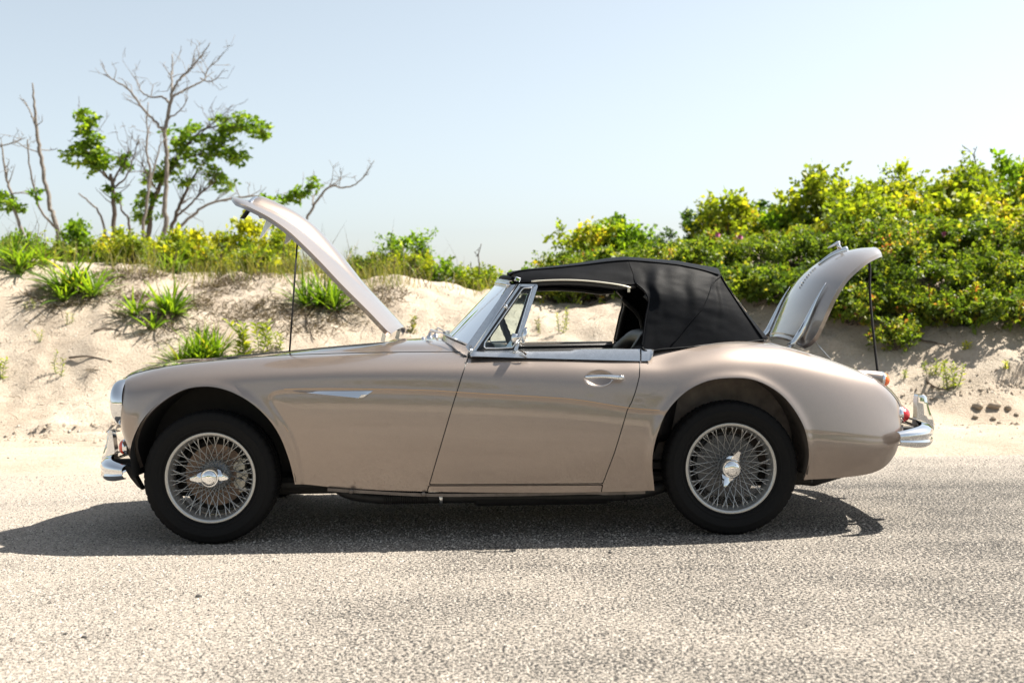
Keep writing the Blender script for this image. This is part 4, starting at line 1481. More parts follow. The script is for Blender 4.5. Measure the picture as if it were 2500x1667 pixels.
# ---------------------------------------------------------------- quarter lights, door cappings, handles
def qy(z):                            # the side glass plane leans in with height
    return -(.672 - (z - .84) * .30)
def qp(px_, py_, dy=0.0):
    Y = -.62
    for _ in range(4):
        p = at(px_, py_, Y); Y = qy(p[2])
    return at(px_, py_, Y) + [0, dy, 0]
for s_ in (-1, 1):
    mx = lambda p: np.asarray(p) * [1, -s_, 1]
    def bar(name, quad, mat, th=.014, parent=door):
        o_ = MB().slab([mx(qp(*c_)) for c_ in quad], (0, -s_ * th, 0)).build(name, mat, parent if s_ < 0 else door_far, smooth=False)
        bm_flip(o_)
    bar('quarter_light_bar', [(1150, 862), (1158, 862), (1274, 694), (1268, 693)], M['alu'])
    bar('quarter_light_post', [(1254, 856), (1263, 856), (1313, 699), (1311, 694.5), (1304, 696)], M['alu'], .018)
    bar('quarter_light_bar', [(1266, 699.5), (1272, 693.5), (1312, 694), (1305, 699.5)], M['alu'])
    o_ = MB().tube([mx(qp(*c_, -.004)) for c_ in ((1182, 846), (1184, 836), (1275, 706), (1281, 702.5), (1299, 702), (1298, 706), (1258, 838), (1251, 848), (1214, 850), (1186, 850), (1182, 846))], .0035, 6, caps=False).build('vent_window_frame', M['chrome'], door if s_ < 0 else door_far)
    for quad in ([(1160, 855), (1182, 846), (1185, 836), (1275, 706), (1272, 700), (1270, 700)], [(1298, 705), (1303, 700), (1257, 853), (1251, 848)], [(1160, 856), (1256, 855), (1252, 849), (1184, 850)], [(1272, 700), (1303, 699.5), (1299, 703), (1281, 703)]):
        o_ = MB().slab([mx(qp(*c_, .003)) for c_ in quad], (0, -s_ * .006, 0)).build('window_rubber', M['seal'], door if s_ < 0 else door_far, smooth=False); bm_flip(o_)
    MB().add([mx(qp(*c_, .006)) for c_ in ((1184, 848), (1184, 837), (1276, 706), (1298, 705), (1254, 848))], [(0, 1, 2, 3, 4)]).build('vent_window_glass', M['glass'], door if s_ < 0 else door_far, smooth=False)
    c_ = mx(qp(1235, 749, -.012))
    MB().lathe([(.010, -.012), (.011, 0), (.007, .012), (.0005, .013)], c_, (0, s_, .2), 12).build('vent_pivot', M['chrome'], door if s_ < 0 else door_far)
    # catch and base at the foot of the quarter light
    MB().slab([mx(qp(*c_, .01)) for c_ in ((1236, 845), (1250, 826), (1251, 848), (1238, 851))], (0, -s_ * .02, 0)).build('vent_catch', M['chrome'], door if s_ < 0 else door_far, smooth=False)
    # door capping: bright strip, deeper to the rear, then carried on past the shut line
    tops = [(1148, 863.5), (1157, 856), (1264, 855), (1400, 853.5), (1562.5, 852)]
    bots = [(1149, 869.5), (1158, 869.5), (1264, 873), (1400, 877), (1562.5, 881)]
    def strip(tp_, bt_, name, parent):
        P0 = np.array([mx(at(*p, -.672)) for p in tp_]); P1 = np.array([mx(at(*p, -.700)) for p in bt_])
        lerp = lambda P_: np.stack([np.interp(np.linspace(0, 1, 24), np.linspace(0, 1, len(P_)), P_[:, k_]) for k_ in range(3)], 1)
        P0, P1 = lerp(P0), lerp(P1)
        mid_ = (P0 + P1) / 2 + [0, s_ * .004, 0]
        inn = P0 + [0, -s_ * .030, .002]
        o2 = MB().grid(np.stack([P1, mid_, P0, inn], 1), .004).build(name, M['alu'], parent, angle=45); bm_flip(o2)
    strip(tops, bots, 'door_capping', door if s_ < 0 else door_far)
    strip([(1566, 852), (1575, 852.3), (1588, 853), (1597, 854)], [(1566, 881), (1575, 881), (1586, 880), (1590, 873)], 'rear_capping', car)
    # inner door board and ledge
    pd = door if s_ < 0 else door_far
    MB().box((.19, s_ * .625, .62), (.80, .05, .40), bev=.02).build('door_board', M['leather'], pd, angle=40)
    MB().box((.19, s_ * .640, .825), (.78, .045, .03), bev=.01).build('door_top_pad', M['leather'], pd, angle=40)
    if s_ < 0:
        # pull handle: a tapering chrome lever with a lock button
        hx0, hx1 = at(1429, 921, -.79), at(1524, 922, -.79)
        hmid = at(1475, 919, -.795)
    P = crom([mx(hx0) + [0, -s_ * .018, 0], mx(hx0) + [.012, 0, .001], mx(hmid), mx(hx1) + [-.012, 0, 0], mx(hx1)], 24)
    Rr = np.interp(np.linspace(0, 1, 24), [0, .1, .5, .8, .95, 1], [.006, .0095, .0085, .012, .0125, .006])
    MB().tube(P, list(Rr), 12).build('door_handle', M['chrome'], pd)
    c_ = mx(at(1516, 922, -.803))
    MB().lathe([(.011, -.02), (.011, .002), (.009, .004), (.0005, .004)], c_, (0, s_, 0), 16).build('door_lock', M['alu'], pd)
    MB().tube([mx(hx1) + [-.012, 0, 0], mx(hx1) + [-.012, -s_ * .035, 0]], .011, 10).build('handle_post', M['chrome'], pd)
    th = np.linspace(PI * 1.05, PI * 1.95, 20)
    P = [mx((hc[0] + .060 * math.cos(t), float(surf_y(hc[0] + .060 * math.cos(t), hc[2] + .034 * math.sin(t))) - .0005, hc[2] + .034 * math.sin(t))) for t in th]
    MB().tube(P, .0022, 6).build('handle_scoop_lip', M['chrome'], pd)
    # bright spear on the wing flank
    q = [(716, 955), (911, 954), (887.5, 969.5), (876, 970.8)]
    Q3 = []
    for c2 in q:
        p = at(*c2, -.755); p[1] = float(surf_y(p[0], p[2])); Q3.append(p)
    Q3 = np.array(Q3)
    top_ = np.array([Q3[0] + (Q3[1] - Q3[0]) * t for t in np.linspace(0, 1, 12)])
    bot_ = np.array([Q3[0] + (Q3[3] - Q3[0]) * t for t in np.linspace(0, .97, 10)] + [Q3[3], Q3[2]])
    top_[:, 1] = surf_y(top_[:, 0], top_[:, 2]) if False else [float(surf_y(a_, b_)) for a_, b_ in top_[:, [0, 2]]]
    bot_[:, 1] = [float(surf_y(a_, b_)) for a_, b_ in bot_[:, [0, 2]]]
    it_, ib_ = top_ + [0, .006, 0], bot_ + [0, .006, 0]
    top_[:, 1] -= .003
    bot_[:, 1] -= np.r_[.010, np.full(10, .016), .008]
    md = top_ * .45 + bot_ * .55 - [0, .001, 0]
    o2 = MB().grid(np.stack([it_, top_, md, bot_, ib_], 1) * np.array([1, -s_, 1])).build('wing_flash', M['chrome'], car, angle=20); bm_flip(o2)

# door mirror on its stalk (near door only) and a loose tie on the capping
c_ = at(1279, 818, -.70)
MB().lathe([(.0005, -.012), (.022, -.010), (.036, .0), (.038, .006), (.035, .008), (.0005, .008)], c_, (.93, .1, -.2), 24).build('door_mirror', M['chrome'], door)
MB().tube([c_ + [-.006, .004, 0], at(1262, 832, -.675)], [.006, .007], 8).lathe([(.0005, .02), (.016, .018), (.018, 0), (.014, -.02), (.0005, -.022)], at(1257, 825, -.68), (.3, 0, 1), 16).build('mirror_bracket', M['chrome'], door)
MB().tube([at(1268, 856, -.70), at(1278, 859, -.705), at(1285, 866, -.706)], [.002, .004, .005], 6).build('window_tie', M['rootm'], door)

# ---------------------------------------------------------------- soft top
def ruff(G, amp, sc, seed=0.0, dirx=1.0, dirz=1.0):
    """cloth unevenness pushed along the sheet's normals"""
    du = np.gradient(G, axis=0); dv = np.gradient(G, axis=1)
    n_ = np.cross(du, dv); n_ /= (np.linalg.norm(n_, axis=2, keepdims=True) + 1e-9)
    f_ = fbm(G[..., 0] * sc * dirx + seed, G[..., 2] * sc * dirz + G[..., 1] * sc * .7 + seed, 3)
    a_, b_ = G.shape[:2]
    u = np.minimum(np.arange(a_), np.arange(a_)[::-1])[:, None] / (a_ * .12); v = np.minimum(np.arange(b_), np.arange(b_)[::-1])[None] / (b_ * .12)
    wgt = np.clip(u, 0, 1) * np.clip(v, 0, 1)
    return G + n_ * (f_ * amp * wgt)[..., None]


def coons(top, bot, left, right, nu, nv):
    top, bot = crom(top, nu), crom(bot, nu)
    left, right = crom(left, nv), crom(right, nv)
    u = np.linspace(0, 1, nu)[:, None, None]; v = np.linspace(0, 1, nv)[None, :, None]
    return ((1 - v) * top[:, None] + v * bot[:, None] + (1 - u) * left[None] + u * right[None]
            - ((1 - u) * (1 - v) * top[0] + u * (1 - v) * top[-1] + (1 - u) * v * bot[0] + u * v * bot[-1]))


soft = None
SEAM = [at(1243, 672, -.505), at(1262, 662, -.50), at(1344, 656, -.49), at(1421, 648, -.475), at(1490, 639, -.465), at(1534, 635.5, -.46), at(1593, 640.5, -.455), at(1658, 647, -.445), at(1715, 659, -.43), at(1760, 673, -.415)]
CENT = [at(1224, 678, -.0), at(1240, 666, 0), at(1344, 651, -.05), at(1421, 641, -.08), at(1480, 630, -.1), at(1517, 625, -.12), at(1593, 632, -.10), at(1647, 635.5, -.08), at(1702, 648, -.05), at(1748, 660, -.0)]
SEAM, CENT = np.array(SEAM), np.array(CENT)
# firm hood bows give the roof its faceted line: little smoothing across the bow positions
def facet(P, n):
    d = np.concatenate([[0], np.cumsum(np.linalg.norm(np.diff(P, axis=0), axis=1))])
    t = np.linspace(0, d[-1], n)
    L = np.stack([np.interp(t, d, P[:, k]) for k in range(3)], 1)
    return .45 * L + .55 * gauss(L, 3.0, 0)
sm, ct = facet(SEAM, 80), facet(CENT, 80)
vv = np.linspace(-1, 1, 41)
RG = np.zeros((80, 41, 3))
cx_ = np.interp(sm[:, 0], sm[:, 0], sm[:, 0])
cz_ = np.interp(sm[:, 0], ct[:, 0], ct[:, 2])
for i in range(80):
    RG[i, :, 0] = sm[i, 0] + (.0 + 0) * (1 - vv ** 2) + .03 * sstep(70, 79, i) * (1 - vv ** 2) - .012 * sstep(6, 0, i) * (1 - vv ** 2)
    RG[i, :, 1] = vv * -sm[i, 1]
    RG[i, :, 2] = sm[i, 2] + (max(cz_[i], sm[i, 2] + .012) - sm[i, 2]) * (1 - np.abs(vv) ** 2.3)
roof = MB().grid(RG, .003).build('soft_top', M['vinyl'], car); bm_flip(roof)
i5 = int(np.argmin(np.abs(sm[:, 0] - SEAM[5][0])))
SIDE_E = [SEAM[5], at(1545, 665, -.515), at(1553, 692, -.556), at(1575, 713, -.577), at(1583, 735, -.590), at(1577, 772, -.615), at(1567, 846, -.668)]
REAR_E = [SEAM[-1], at(1768, 688, -.425), at(1806, 747, -.455), at(1864, 829, -.475)]
BOT = [SIDE_E[-1], at(1572, 853, -.672), at(1590, 856.5, -.664), at(1606, 853, -.655), at(1690, 846, -.615), at(1790, 838, -.545), REAR_E[-1]]
RAIL = [at(1256, 690, -.548), at(1280, 689, -.556), at(1330, 685.5, -.562), at(1383, 684, -.565), at(1459, 688.5, -.566), at(1515, 695, -.565), SIDE_E[2]]
mirror_list = []
band = coons(np.vstack([sm[2:i5 + 1:2], SIDE_E[0] + np.array((.012, .005, 0))]), np.vstack([RAIL[:-1], RAIL[-1] + np.array((.012, .005, 0))]), [sm[2], (sm[2] + RAIL[0]) / 2 + [-.004, -.012, 0], RAIL[0]], np.array(SIDE_E[:3]) + [.012, .005, 0], 50, 14)
band = ruff(band, .006, 9, 3.0, dirx=.35, dirz=2.2)
quarter = coons(np.vstack([sm[i5:i5 + 1], sm[i5 + 1::3], sm[-1:]]), BOT, SIDE_E, REAR_E, 70, 50)
mid_b = np.sin(np.linspace(0, PI, 70))[:, None] * np.sin(np.linspace(0, PI, 50))[None]
quarter[..., 1] -= .018 * mid_b
quarter = ruff(quarter, .007, 4, 9.0, dirx=1.6, dirz=.8)
quarter = ruff(quarter, .002, 16, 2.0, dirx=.6, dirz=1.6)
# tension creases running from the bows down to the deck
du_ = np.linspace(0, 1, 70)[:, None]; dv_ = np.linspace(0, 1, 50)[None]
for u0, u1, dep, w in ((.22, .02, .008, .07), (.60, .40, .007, .06), (.94, .62, .005, .03)):
    dd = du_ - (u0 + (u1 - u0) * dv_)
    quarter[..., 1] += (dep * np.exp(-(dd / w) ** 2) * np.sin(PI * np.clip(dv_ * 1.15, 0, 1)))
    quarter[..., 1] -= (dep * .8 * np.exp(-((dd - w * 1.4) / w) ** 2) * np.sin(PI * np.clip(dv_ * 1.15, 0, 1)))
for nm, gg in (('side_band', band), ('rear_quarter', quarter)):
    o_ = MB().grid(gg).build(nm, M['vinyl'], roof); bm_flip(o_)
    mirror_y(o_)
# stitched seam running down from the rear corner
pth = [quarter[int(round(69 * (1 - .62 * t))), int(round(48 * t))] for t in np.linspace(0, 1, 26)]
pth = gauss(np.array(pth), 1.2, 0) + [0, -.0025, 0]
mirror_y(MB().tube(pth, .0024, 5).build('hood_seam', M['vinyl'], roof))
# rear curtain with its clear window
Rn = crom(REAR_E, 30)
yl = np.linspace(-1, 1, 41)
RP = np.zeros((30, 41, 3))
for i, p in enumerate(Rn):
    v_ = i / 29
    RP[i, :, 0] = p[0] + (.03 + .075 * v_) * (1 - yl ** 2)
    RP[i, :, 1] = -p[1] * yl
    RP[i, :, 2] = p[2] + (.010 * (1 - v_)) * (1 - np.abs(yl) ** 2.3)
o_ = MB().grid(RP, .003).build('rear_curtain', M['vinyl'], roof); bm_flip(o_)
o_ = MB().grid(RP[8:20, 8:33] + [.006, 0, .002], .002).build('rear_window', M['glass'], roof); bm_flip(o_)
for P in (sm[::2], SIDE_E[2:], REAR_E):
    P = crom(P, 50) if len(P) < 12 else P
    mirror_y(MB().tube(P + np.array((0, -.001, .001)), .0042, 6).build('hood_piping', M['vinyl'], roof))
mirror_y(MB().tube(crom(BOT, 40) + np.array((0, -.002, -.003)), .006, 6).build('hood_hem', M['vinyl'], roof))
# bright strip and hood clamp over the side glass
P = crom([at(1297, 687, -.572), at(1340, 684.5, -.574), at(1395, 684, -.575), at(1459, 688.5, -.575), at(1520, 697.5, -.573), at(1540, 703, -.570)], 30)
mirror_y(MB().tube(P, .0042, 8).build('cant_rail_strip', M['cream'], roof))
mirror_y(MB().box(at(1535, 708, -.566), (.012, .008, .022), bev=.002).build('strip_bracket', M['cream'], roof, angle=40))
mirror_y(MB().box(at(1264, 682, -.560), (.026, .016, .020), bev=.004, rot=Matrix.Rotation(.4, 3, 'Y')).build('hood_clamp', M['chrome'], roof, angle=40))
P = crom([at(1226, 684, -.535), at(1240, 683, -.55), at(1258, 689, -.558)], 12)
hdr = np.array([(x_, y_, z_) for x_, y_, z_ in Tp + [.026, 0, .026]])
MB().tube(hdr, .014, 8).build('hood_header', M['vinyl'], roof)
# frame inside: cant rail and bows
P = crom(np.array(RAIL) + [0, .022, -.012], 30)
mirror_y(MB().tube(P, .012, 8).build('hood_rail', M['seal'], roof))
P = crom(np.array(SIDE_E[2:]) + [.018, .03, 0], 24)
mirror_y(MB().tube(P, .016, 8).build('hood_iron', M['seal'], roof))
P = crom([(.62, -.52, 1.09), (.72, -.53, .98), (.74, -.54, .86)], 12)
mirror_y(MB().tube(P, .014, 8).build('hood_iron', M['seal'], roof))
for i in (20, 44, 66):
    MB().tube(RG[i, 2:-2:3] - [0, 0, .014], .009, 6).build('hood_bow', M['seal'], roof)

# ---------------------------------------------------------------- cockpit
MB().box((.45, 0, .30), (1.30, 1.10, .03)).box((-.24, 0, .55), (.02, 1.10, .5)).box((1.02, 0, .58), (.02, .84, .5)).build('cockpit_tub', M['black'], car, smooth=False)
MB().box((-.10, 0, .775), (.16, 1.16, .15), bev=.04).build('dashboard', M['leather'], car, angle=50)
MB().box((-.16, -.36, .845), (.16, .26, .07), bev=.03).build('instrument_binnacle', M['leather'], car, angle=50)
for s_ in (-1, 1):
    sr = empty('seat', (0, 0, 0)); sr.parent = car
    MB().box((.42, s_ * .33, .42), (.50, .46, .16), bev=.05).build('seat_cushion', M['leather'], sr, angle=60)
    MB().box((.70, s_ * .33, .62), (.14, .46, .44), bev=.05, rot=Matrix.Rotation(.22, 3, 'Y')).build('seat_backrest', M['leather'], sr, angle=60)
MB().box((.90, 0, .70), (.24, .82, .22), bev=.06).build('rear_seat', M['leather'], car, angle=60)
MB().tube(crom([(.60, -.42, .80), (.66, -.28, .862), (.70, 0, .868), (.66, .28, .862), (.60, .42, .80)], 30), .055, 10).build('folded_hood_cover', M['leather'], car)
# steering wheel with a grooved grip, its column and spokes
swc = np.array((.005, -.36, .845)); cdir = np.array((.93, 0, .36)); cdir /= np.linalg.norm(cdir)
su = np.array((0, 1, 0)); sv = np.cross(cdir, su)
V, Fc = [], []
nR, nr = 72, 10
for i in range(nR):
    a_ = 2 * PI * i / nR
    r_ = .0145 + (.0022 if i % 2 else 0)
    for j in range(nr):
        b_ = 2 * PI * j / nr
        rad = .200 + r_ * math.cos(b_)
        V.append(swc + (su * math.cos(a_) + sv * math.sin(a_)) * rad + cdir * r_ * math.sin(b_))
for i in range(nR):
    for j in range(nr):
        Fc.append((i * nr + j, ((i + 1) % nR) * nr + j, ((i + 1) % nR) * nr + (j + 1) % nr, i * nr + (j + 1) % nr))
sw = MB().add(V, Fc).build('steering_wheel', M['seal'], car)
for a_ in (.2, PI - .2, -PI / 2):
    MB().tube([swc - cdir * .03, swc + (su * math.cos(a_) + sv * math.sin(a_)) * .195], .007, 8).build('wheel_spoke', M['alu'], sw)
MB().tube([swc - cdir * .02, swc - cdir * .35], .018, 10).build('steering_column', M['seal'], sw)
MB().tube([np.array((-.10, 0, 1.07)), np.array((-.06, 0, 1.10)), np.array((-.05, 0, 1.15))], .006, 8).box((-.045, 0, 1.09), (.014, .17, .045), bev=.006).build('interior_mirror', M['seal'], car, angle=50)

# ------------------------------------------------------------------ plants
def unit(A):
    return A / (np.linalg.norm(A, axis=-1, keepdims=True) + 1e-9)


def leaf_quads(P, D, L, W, rng, sag=.25):
    """folded leaf blades: base P, direction D, length L, width W"""
    n = len(P)
    D = unit(D)
    Rr = unit(rng.normal(size=(n, 3)))
    Sd = unit(np.cross(D, Rr))
    Nn = np.cross(Sd, D)
    L, W = L[:, None], W[:, None]
    tip = P + D * L - np.array((0, 0, 1)) * L * sag * .5
    a_ = P + D * L * .45 + Sd * W * .5 + Nn * W * .12
    b_ = P + D * L * .45 - Sd * W * .5 + Nn * W * .12
    return np.stack([P, a_, tip, b_], 1).reshape(-1, 3)


def strap_quads(base, n, length, width, spread, rng, seg=5, droop=1.0):
    """arching strap leaves from one crown"""
    az = rng.random(n) * 2 * PI
    el = np.clip(rng.normal(1.0 - spread * .45, .28, n), .15, 1.5)
    ln = length * (.6 + .5 * rng.random(n))
    out, tint = [], []
    for k in range(n):
        d = np.array((math.cos(az[k]) * math.cos(el[k]), math.sin(az[k]) * math.cos(el[k]), math.sin(el[k])))
        sd = np.array((-math.sin(az[k]), math.cos(az[k]), 0)) + rng.normal(size=3) * .25
        sd /= np.linalg.norm(sd)
        p = np.array(base) + np.array((rng.normal() * .02, rng.normal() * .02, 0))
        w0 = width * (.7 + .6 * rng.random())
        pts = [p]
        v = d.copy()
        for s_ in range(seg):
            v = v + np.array((0, 0, -1)) * droop * .16 * (s_ + .4) / seg * (1.2 - d[2] * .6)
            v /= np.linalg.norm(v)
            p = p + v * ln[k] / seg
            pts.append(p)
        ws = [w0 * math.sin(PI * (.16 + .84 * s_ / seg)) ** .8 if s_ < seg else w0 * .03 for s_ in range(seg + 1)]
        t = rng.random()
        for s_ in range(seg):
            out += [pts[s_] - sd * ws[s_] / 2, pts[s_] + sd * ws[s_] / 2, pts[s_ + 1] + sd * ws[s_ + 1] / 2, pts[s_ + 1] - sd * ws[s_ + 1] / 2]
            tint += [min(1, t)] * 4
    return out, tint


def shrub(name, label, cat, base, top_z, rx, ry, mat, n_clump, n_leaf, leaf, group=None, seed=0, bias=0.0, upright=0.0, shape=.62):
    """woody shrub: stems fan out from the base to many uneven leaf clumps"""
    rng = np.random.default_rng(seed + 1000)
    base = np.array(base, float)
    h = max(.22, (top_z - base[2]) - leaf * 3.2)
    root = empty(name, base, label=label, cat=cat, group=group)
    # clump centres in a lumpy dome
    C = []
    ph = rng.random(6) * 6.28
    while len(C) < n_clump:
        q = rng.normal(size=3); q /= np.linalg.norm(q)
        if q[2] < -.25:
            continue
        az = math.atan2(q[1], q[0])
        lump = 1 + .20 * math.sin(3 * az + ph[0]) + .13 * math.sin(5 * az + ph[1] + 3 * q[2]) + .18 * rng.normal()
        rad = lump * (rng.random() ** .30)
        C.append((q[0] * rx * rad, q[1] * ry * rad, h * .38 + q[2] * h * shape * rad * (1 + upright * rng.random())))
    C = np.array(C)
    C[:, 2] = np.where(C[:, 2] > h * .96, h * (.80 + .18 * rng.random(len(C))), C[:, 2])
    C[:, 2] = np.clip(C[:, 2], .03, h)
    C += base
    # each clump: short shoots with leaves along them
    nsh = 5
    ndir = unit(rng.normal(size=(n_clump, nsh, 3)) + np.array((0, 0, .55 + upright)) + .6 * unit(C - (base + [0, 0, h * .3]))[:, None])
    shl = (leaf * (2.4 + 2.2 * rng.random((n_clump, nsh, 1))))
    per = max(2, n_leaf // (n_clump * nsh))
    t = rng.random((n_clump, nsh, per, 1)) ** .7
    P = C[:, None, None] + ndir[:, :, None] * (shl[:, :, None] * t) + rng.normal(size=(n_clump, nsh, per, 3)) * leaf * .35
    D = ndir[:, :, None] * .6 + rng.normal(size=P.shape) * .75 + np.array((0, 0, .15))
    P, D = P.reshape(-1, 3), D.reshape(-1, 3)
    n = len(P)
    cs = np.repeat(.65 + .9 * rng.random(n_clump), nsh * per)
    L = leaf * cs * (.7 + .6 * rng.random(n)); W = L * (.5 + .2 * rng.random(n))
    ct = np.repeat(rng.random(n_clump) * .55, nsh * per)
    tint = np.clip(bias + ct + .45 * rng.random(n) ** 1.5, 0, 1)
    fast_mesh('crown', leaf_quads(P, D, L, W, rng), 4, mat, root, tint=np.repeat(tint, 4))
    mb = MB()
    for k in rng.choice(n_clump, min(n_clump, 14), replace=False):
        mid = base * .5 + C[k] * .5 + rng.normal(size=3) * .06 * rx
        b0 = base + [rng.normal() * rx * .22, rng.normal() * ry * .22, -.04]
        mb.tube(crom([b0, mid, C[k]], 6), list(np.linspace(.011, .004, 6)), 5, caps=False)
    mb.build('stem', M['bark2'], root)
    return root


def gpoint(px, Y):
    """ground point under image column px at depth Y"""
    x = float(at(px, 800, Y)[0])
    return np.array((x, Y, float(H(x, Y))))


ROSE = 'rose shrubs in the hedge on the dune'
seed = 0
rose_first = None
# the rose hedge that covers the dune right of the car: front rank first, low to high
rose = [(1400, 625, 7.3, .42), (1460, 600, 7.0, .48), (1520, 592, 7.2, .52), (1610, 598, 6.9, .50), (1700, 590, 6.9, .52), (1790, 596, 6.7, .52), (1880, 585, 6.7, .55), (1965, 575, 6.5, .55),
        (2055, 560, 6.5, .60), (2150, 556, 6.3, .60), (2250, 560, 6.3, .62), (2350, 552, 6.2, .62), (2450, 540, 6.2, .65), (2550, 520, 6.2, .65),
        (1800, 668, 6.2, .40), (1890, 672, 6.0, .42), (1985, 672, 5.8, .45), (2075, 668, 5.7, .48), (2170, 655, 5.65, .50), (2265, 655, 5.6, .50), (2365, 650, 5.55, .52), (2465, 640, 5.5, .55), (2560, 640, 5.5, .5),
        (2010, 745, 5.3, .30), (2095, 735, 5.15, .34), (2185, 740, 5.1, .30), (2280, 722, 5.15, .36), (2375, 735, 5.0, .36), (2460, 725, 4.95, .40), (2550, 730, 4.95, .42)]
ORD = ['first', 'second', 'third', 'fourth', 'fifth', 'sixth', 'seventh', 'eighth', 'ninth', 'tenth', 'eleventh', 'twelfth', 'thirteenth', 'fourteenth']
for px, py, Y, r in rose:
    seed += 1
    rlab = 'wild rose shrub in the %s rank of the dune hedge, %s from left' % (('upper', ORD[seed - 1]) if seed <= 14 else ('middle', ORD[seed - 15]) if seed <= 23 else ('lowest', ORD[seed - 24]))
    jr = np.random.default_rng(seed + 50)
    px += jr.normal() * 12; py += jr.uniform(-34, 30); Y += jr.uniform(-.32, .25); r *= jr.uniform(.75, 1.25)
    g = gpoint(px, Y)
    o = shrub('rose_shrub', rlab, 'shrub', g, at(px, py, Y)[2], r, r * .9, M['leaf_rose'], int(jr.uniform(42, 66)), 4800, .036 * jr.uniform(.85, 1.35), ROSE, seed, jr.uniform(-.12, .14), upright=jr.uniform(0, .4))
    if seed in (6, 9, 11):
        for dz, dx in ((.72, .05), (.8, -.2)):
            hgt = at(px, py, Y)[2] - g[2]
            c = np.array((g[0] + dx, g[1] - r * .75, g[2] + hgt * dz))
            rng = np.random.default_rng(seed)
            P = np.repeat(c[None], 7, 0); D = np.stack([np.cos(np.arange(7) * .9), -.5 + 0 * np.arange(7), np.sin(np.arange(7) * .9)], 1)
            fast_mesh('blossom', leaf_quads(P, D, np.full(7, .038), np.full(7, .04), rng), 4, M['petal'], o)
# taller scrub rising behind the hedge
tall = [(1440, 520, 8.2, .42, 'leaf_lime', 'lime green shrub standing at the left end of the hedge, above the soft top', .15),
        (1520, 528, 8.4, .42, 'leaf_tree', 'mid green shrub behind the soft top, second from the hedge end', .1),
        (1590, 548, 8.8, .42, 'leaf_dark', 'low dark green shrub in the dip of the hedge skyline', .0),
        (1700, 516, 9.0, .48, 'leaf_dark', 'dark evergreen shrub rising left of the yellowish shrub behind the hedge', .0),
        (1775, 492, 8.6, .42, 'leaf_lime', 'bright yellowish shrub between two dark shrubs behind the hedge', .1),
        (1850, 482, 9.2, .52, 'leaf_dark', 'dark round evergreen shrub left of the tall lime shrub on the hedge skyline', .0),
        (1905, 505, 8.7, .42, 'leaf_tree', 'mid green shrub filling the skyline above the open boot lid hinge', .05),
        (2000, 425, 8.5, .50, 'leaf_lime', 'tall leggy lime shrub rising straight above the open boot lid', .05),
        (2090, 430, 8.9, .55, 'leaf_lime', 'broad lime shrub right of the tallest leggy shrub above the boot lid', .1),
        (2190, 425, 8.4, .58, 'leaf_lime', 'lime shrub with orange tips on the right part of the hedge skyline', .15),
        (2300, 412, 8.7, .60, 'leaf_lime', 'large lime shrub under the bare twig on the right skyline', .1),
        (2400, 398, 8.3, .62, 'leaf_lime', 'large yellow tipped shrub next to the right edge of the photo', .05),
        (2500, 390, 8.5, .65, 'leaf_tree', 'tall mid green shrub cut by the right edge of the photo', .15),
        (2130, 500, 7.4, .55, 'leaf_lime', 'yellow green shrub in the second rank above the boot lid tip', .05),
        (2260, 500, 7.4, .60, 'leaf_lime', 'lime shrub in the second rank of the hedge, right of the boot lid tip', .15),
        (2400, 480, 7.3, .62, 'leaf_lime', 'lime shrub with reddish shoots in the second rank near the right edge', .15)]
for px, py, Y, r, mt, lab, bias in tall:
    seed += 1
    shrub('tall_shrub', lab, 'shrub', gpoint(px, Y), at(px, py + (14 if px < 1650 else 4) - 13 * (seed % 3), Y)[2], r * .92, r * .75, M[mt], 40, 2900 if mt != 'leaf_dark' else 6000, .066 if mt != 'leaf_dark' else .034, 'tall scrub behind the rose hedge', seed, bias, upright=.25)
for px, py, Y, r, lab in ((2470, 770, 4.9, .34, 'small rose shrub with rusty leaves on the sand at the far right'), (2185, 800, 4.75, .16, 'small rose shrub spilling onto the sand behind the boot prop')):
    seed += 1
    shrub('low_rose_shrub', lab, 'shrub', gpoint(px, Y), at(px, py, Y)[2], r, r * .8, M['leaf_rose'], 30, 1700, .036, None, seed, .12)

# yellow-green scrub along the crest on the left
yel = [(-40, 600, 7.6, .5, 'leaf_strap', 'green clump cut by the left edge of the photo on the dune crest'),
       (40, 585, 8.0, .42, 'leaf_strap', 'green leafy clump at the far left of the dune crest'),
       (120, 578, 8.2, .40, 'leaf_lime', 'lime clump below the leaning dead pole on the crest'),
       (205, 580, 8.4, .42, 'leaf_strap', 'green clump right of the leaning dead pole'),
       (285, 570, 8.6, .42, 'leaf_lime', 'lime clump at the foot of the small leafy tree'),
       (350, 572, 8.3, .40, 'leaf_yellow', 'yellow clump just left of the tall bare tree trunk'),
       (430, 560, 8.6, .42, 'leaf_lime', 'lime clump just right of the tall bare tree trunk'),
       (505, 548, 8.4, .45, 'leaf_yellow', 'bright yellow clump left of the bonnet tip'),
       (575, 545, 8.8, .42, 'leaf_tree', 'green clump behind the bonnet tip'),
       (625, 530, 8.5, .42, 'leaf_yellow', 'tall yellow clump under the open bonnet'),
       (690, 575, 8.3, .34, 'leaf_lime', 'lime clump left of the bonnet prop rod'),
       (470, 625, 7.7, .34, 'leaf_lime', 'low lime clump in front of the yellow clumps on the crest'),
       (610, 630, 7.6, .36, 'leaf_lime', 'low lime clump under the bonnet tip'),
       (320, 630, 7.6, .34, 'leaf_lime', 'low lime clump left of the tall bare tree on the crest')]
for px, py, Y, r, mt, lab in yel:
    seed += 1
    jr = np.random.default_rng(seed + 90)
    shrub('crest_clump', lab, 'shrub', gpoint(px, Y), at(px, py + jr.uniform(-42, 26), Y)[2], r * jr.uniform(.7, 1.05), r * .6, M[mt], 30, 1900, .046 * jr.uniform(.8, 1.3), 'yellow green clumps on the left crest', seed, .05, upright=.5)
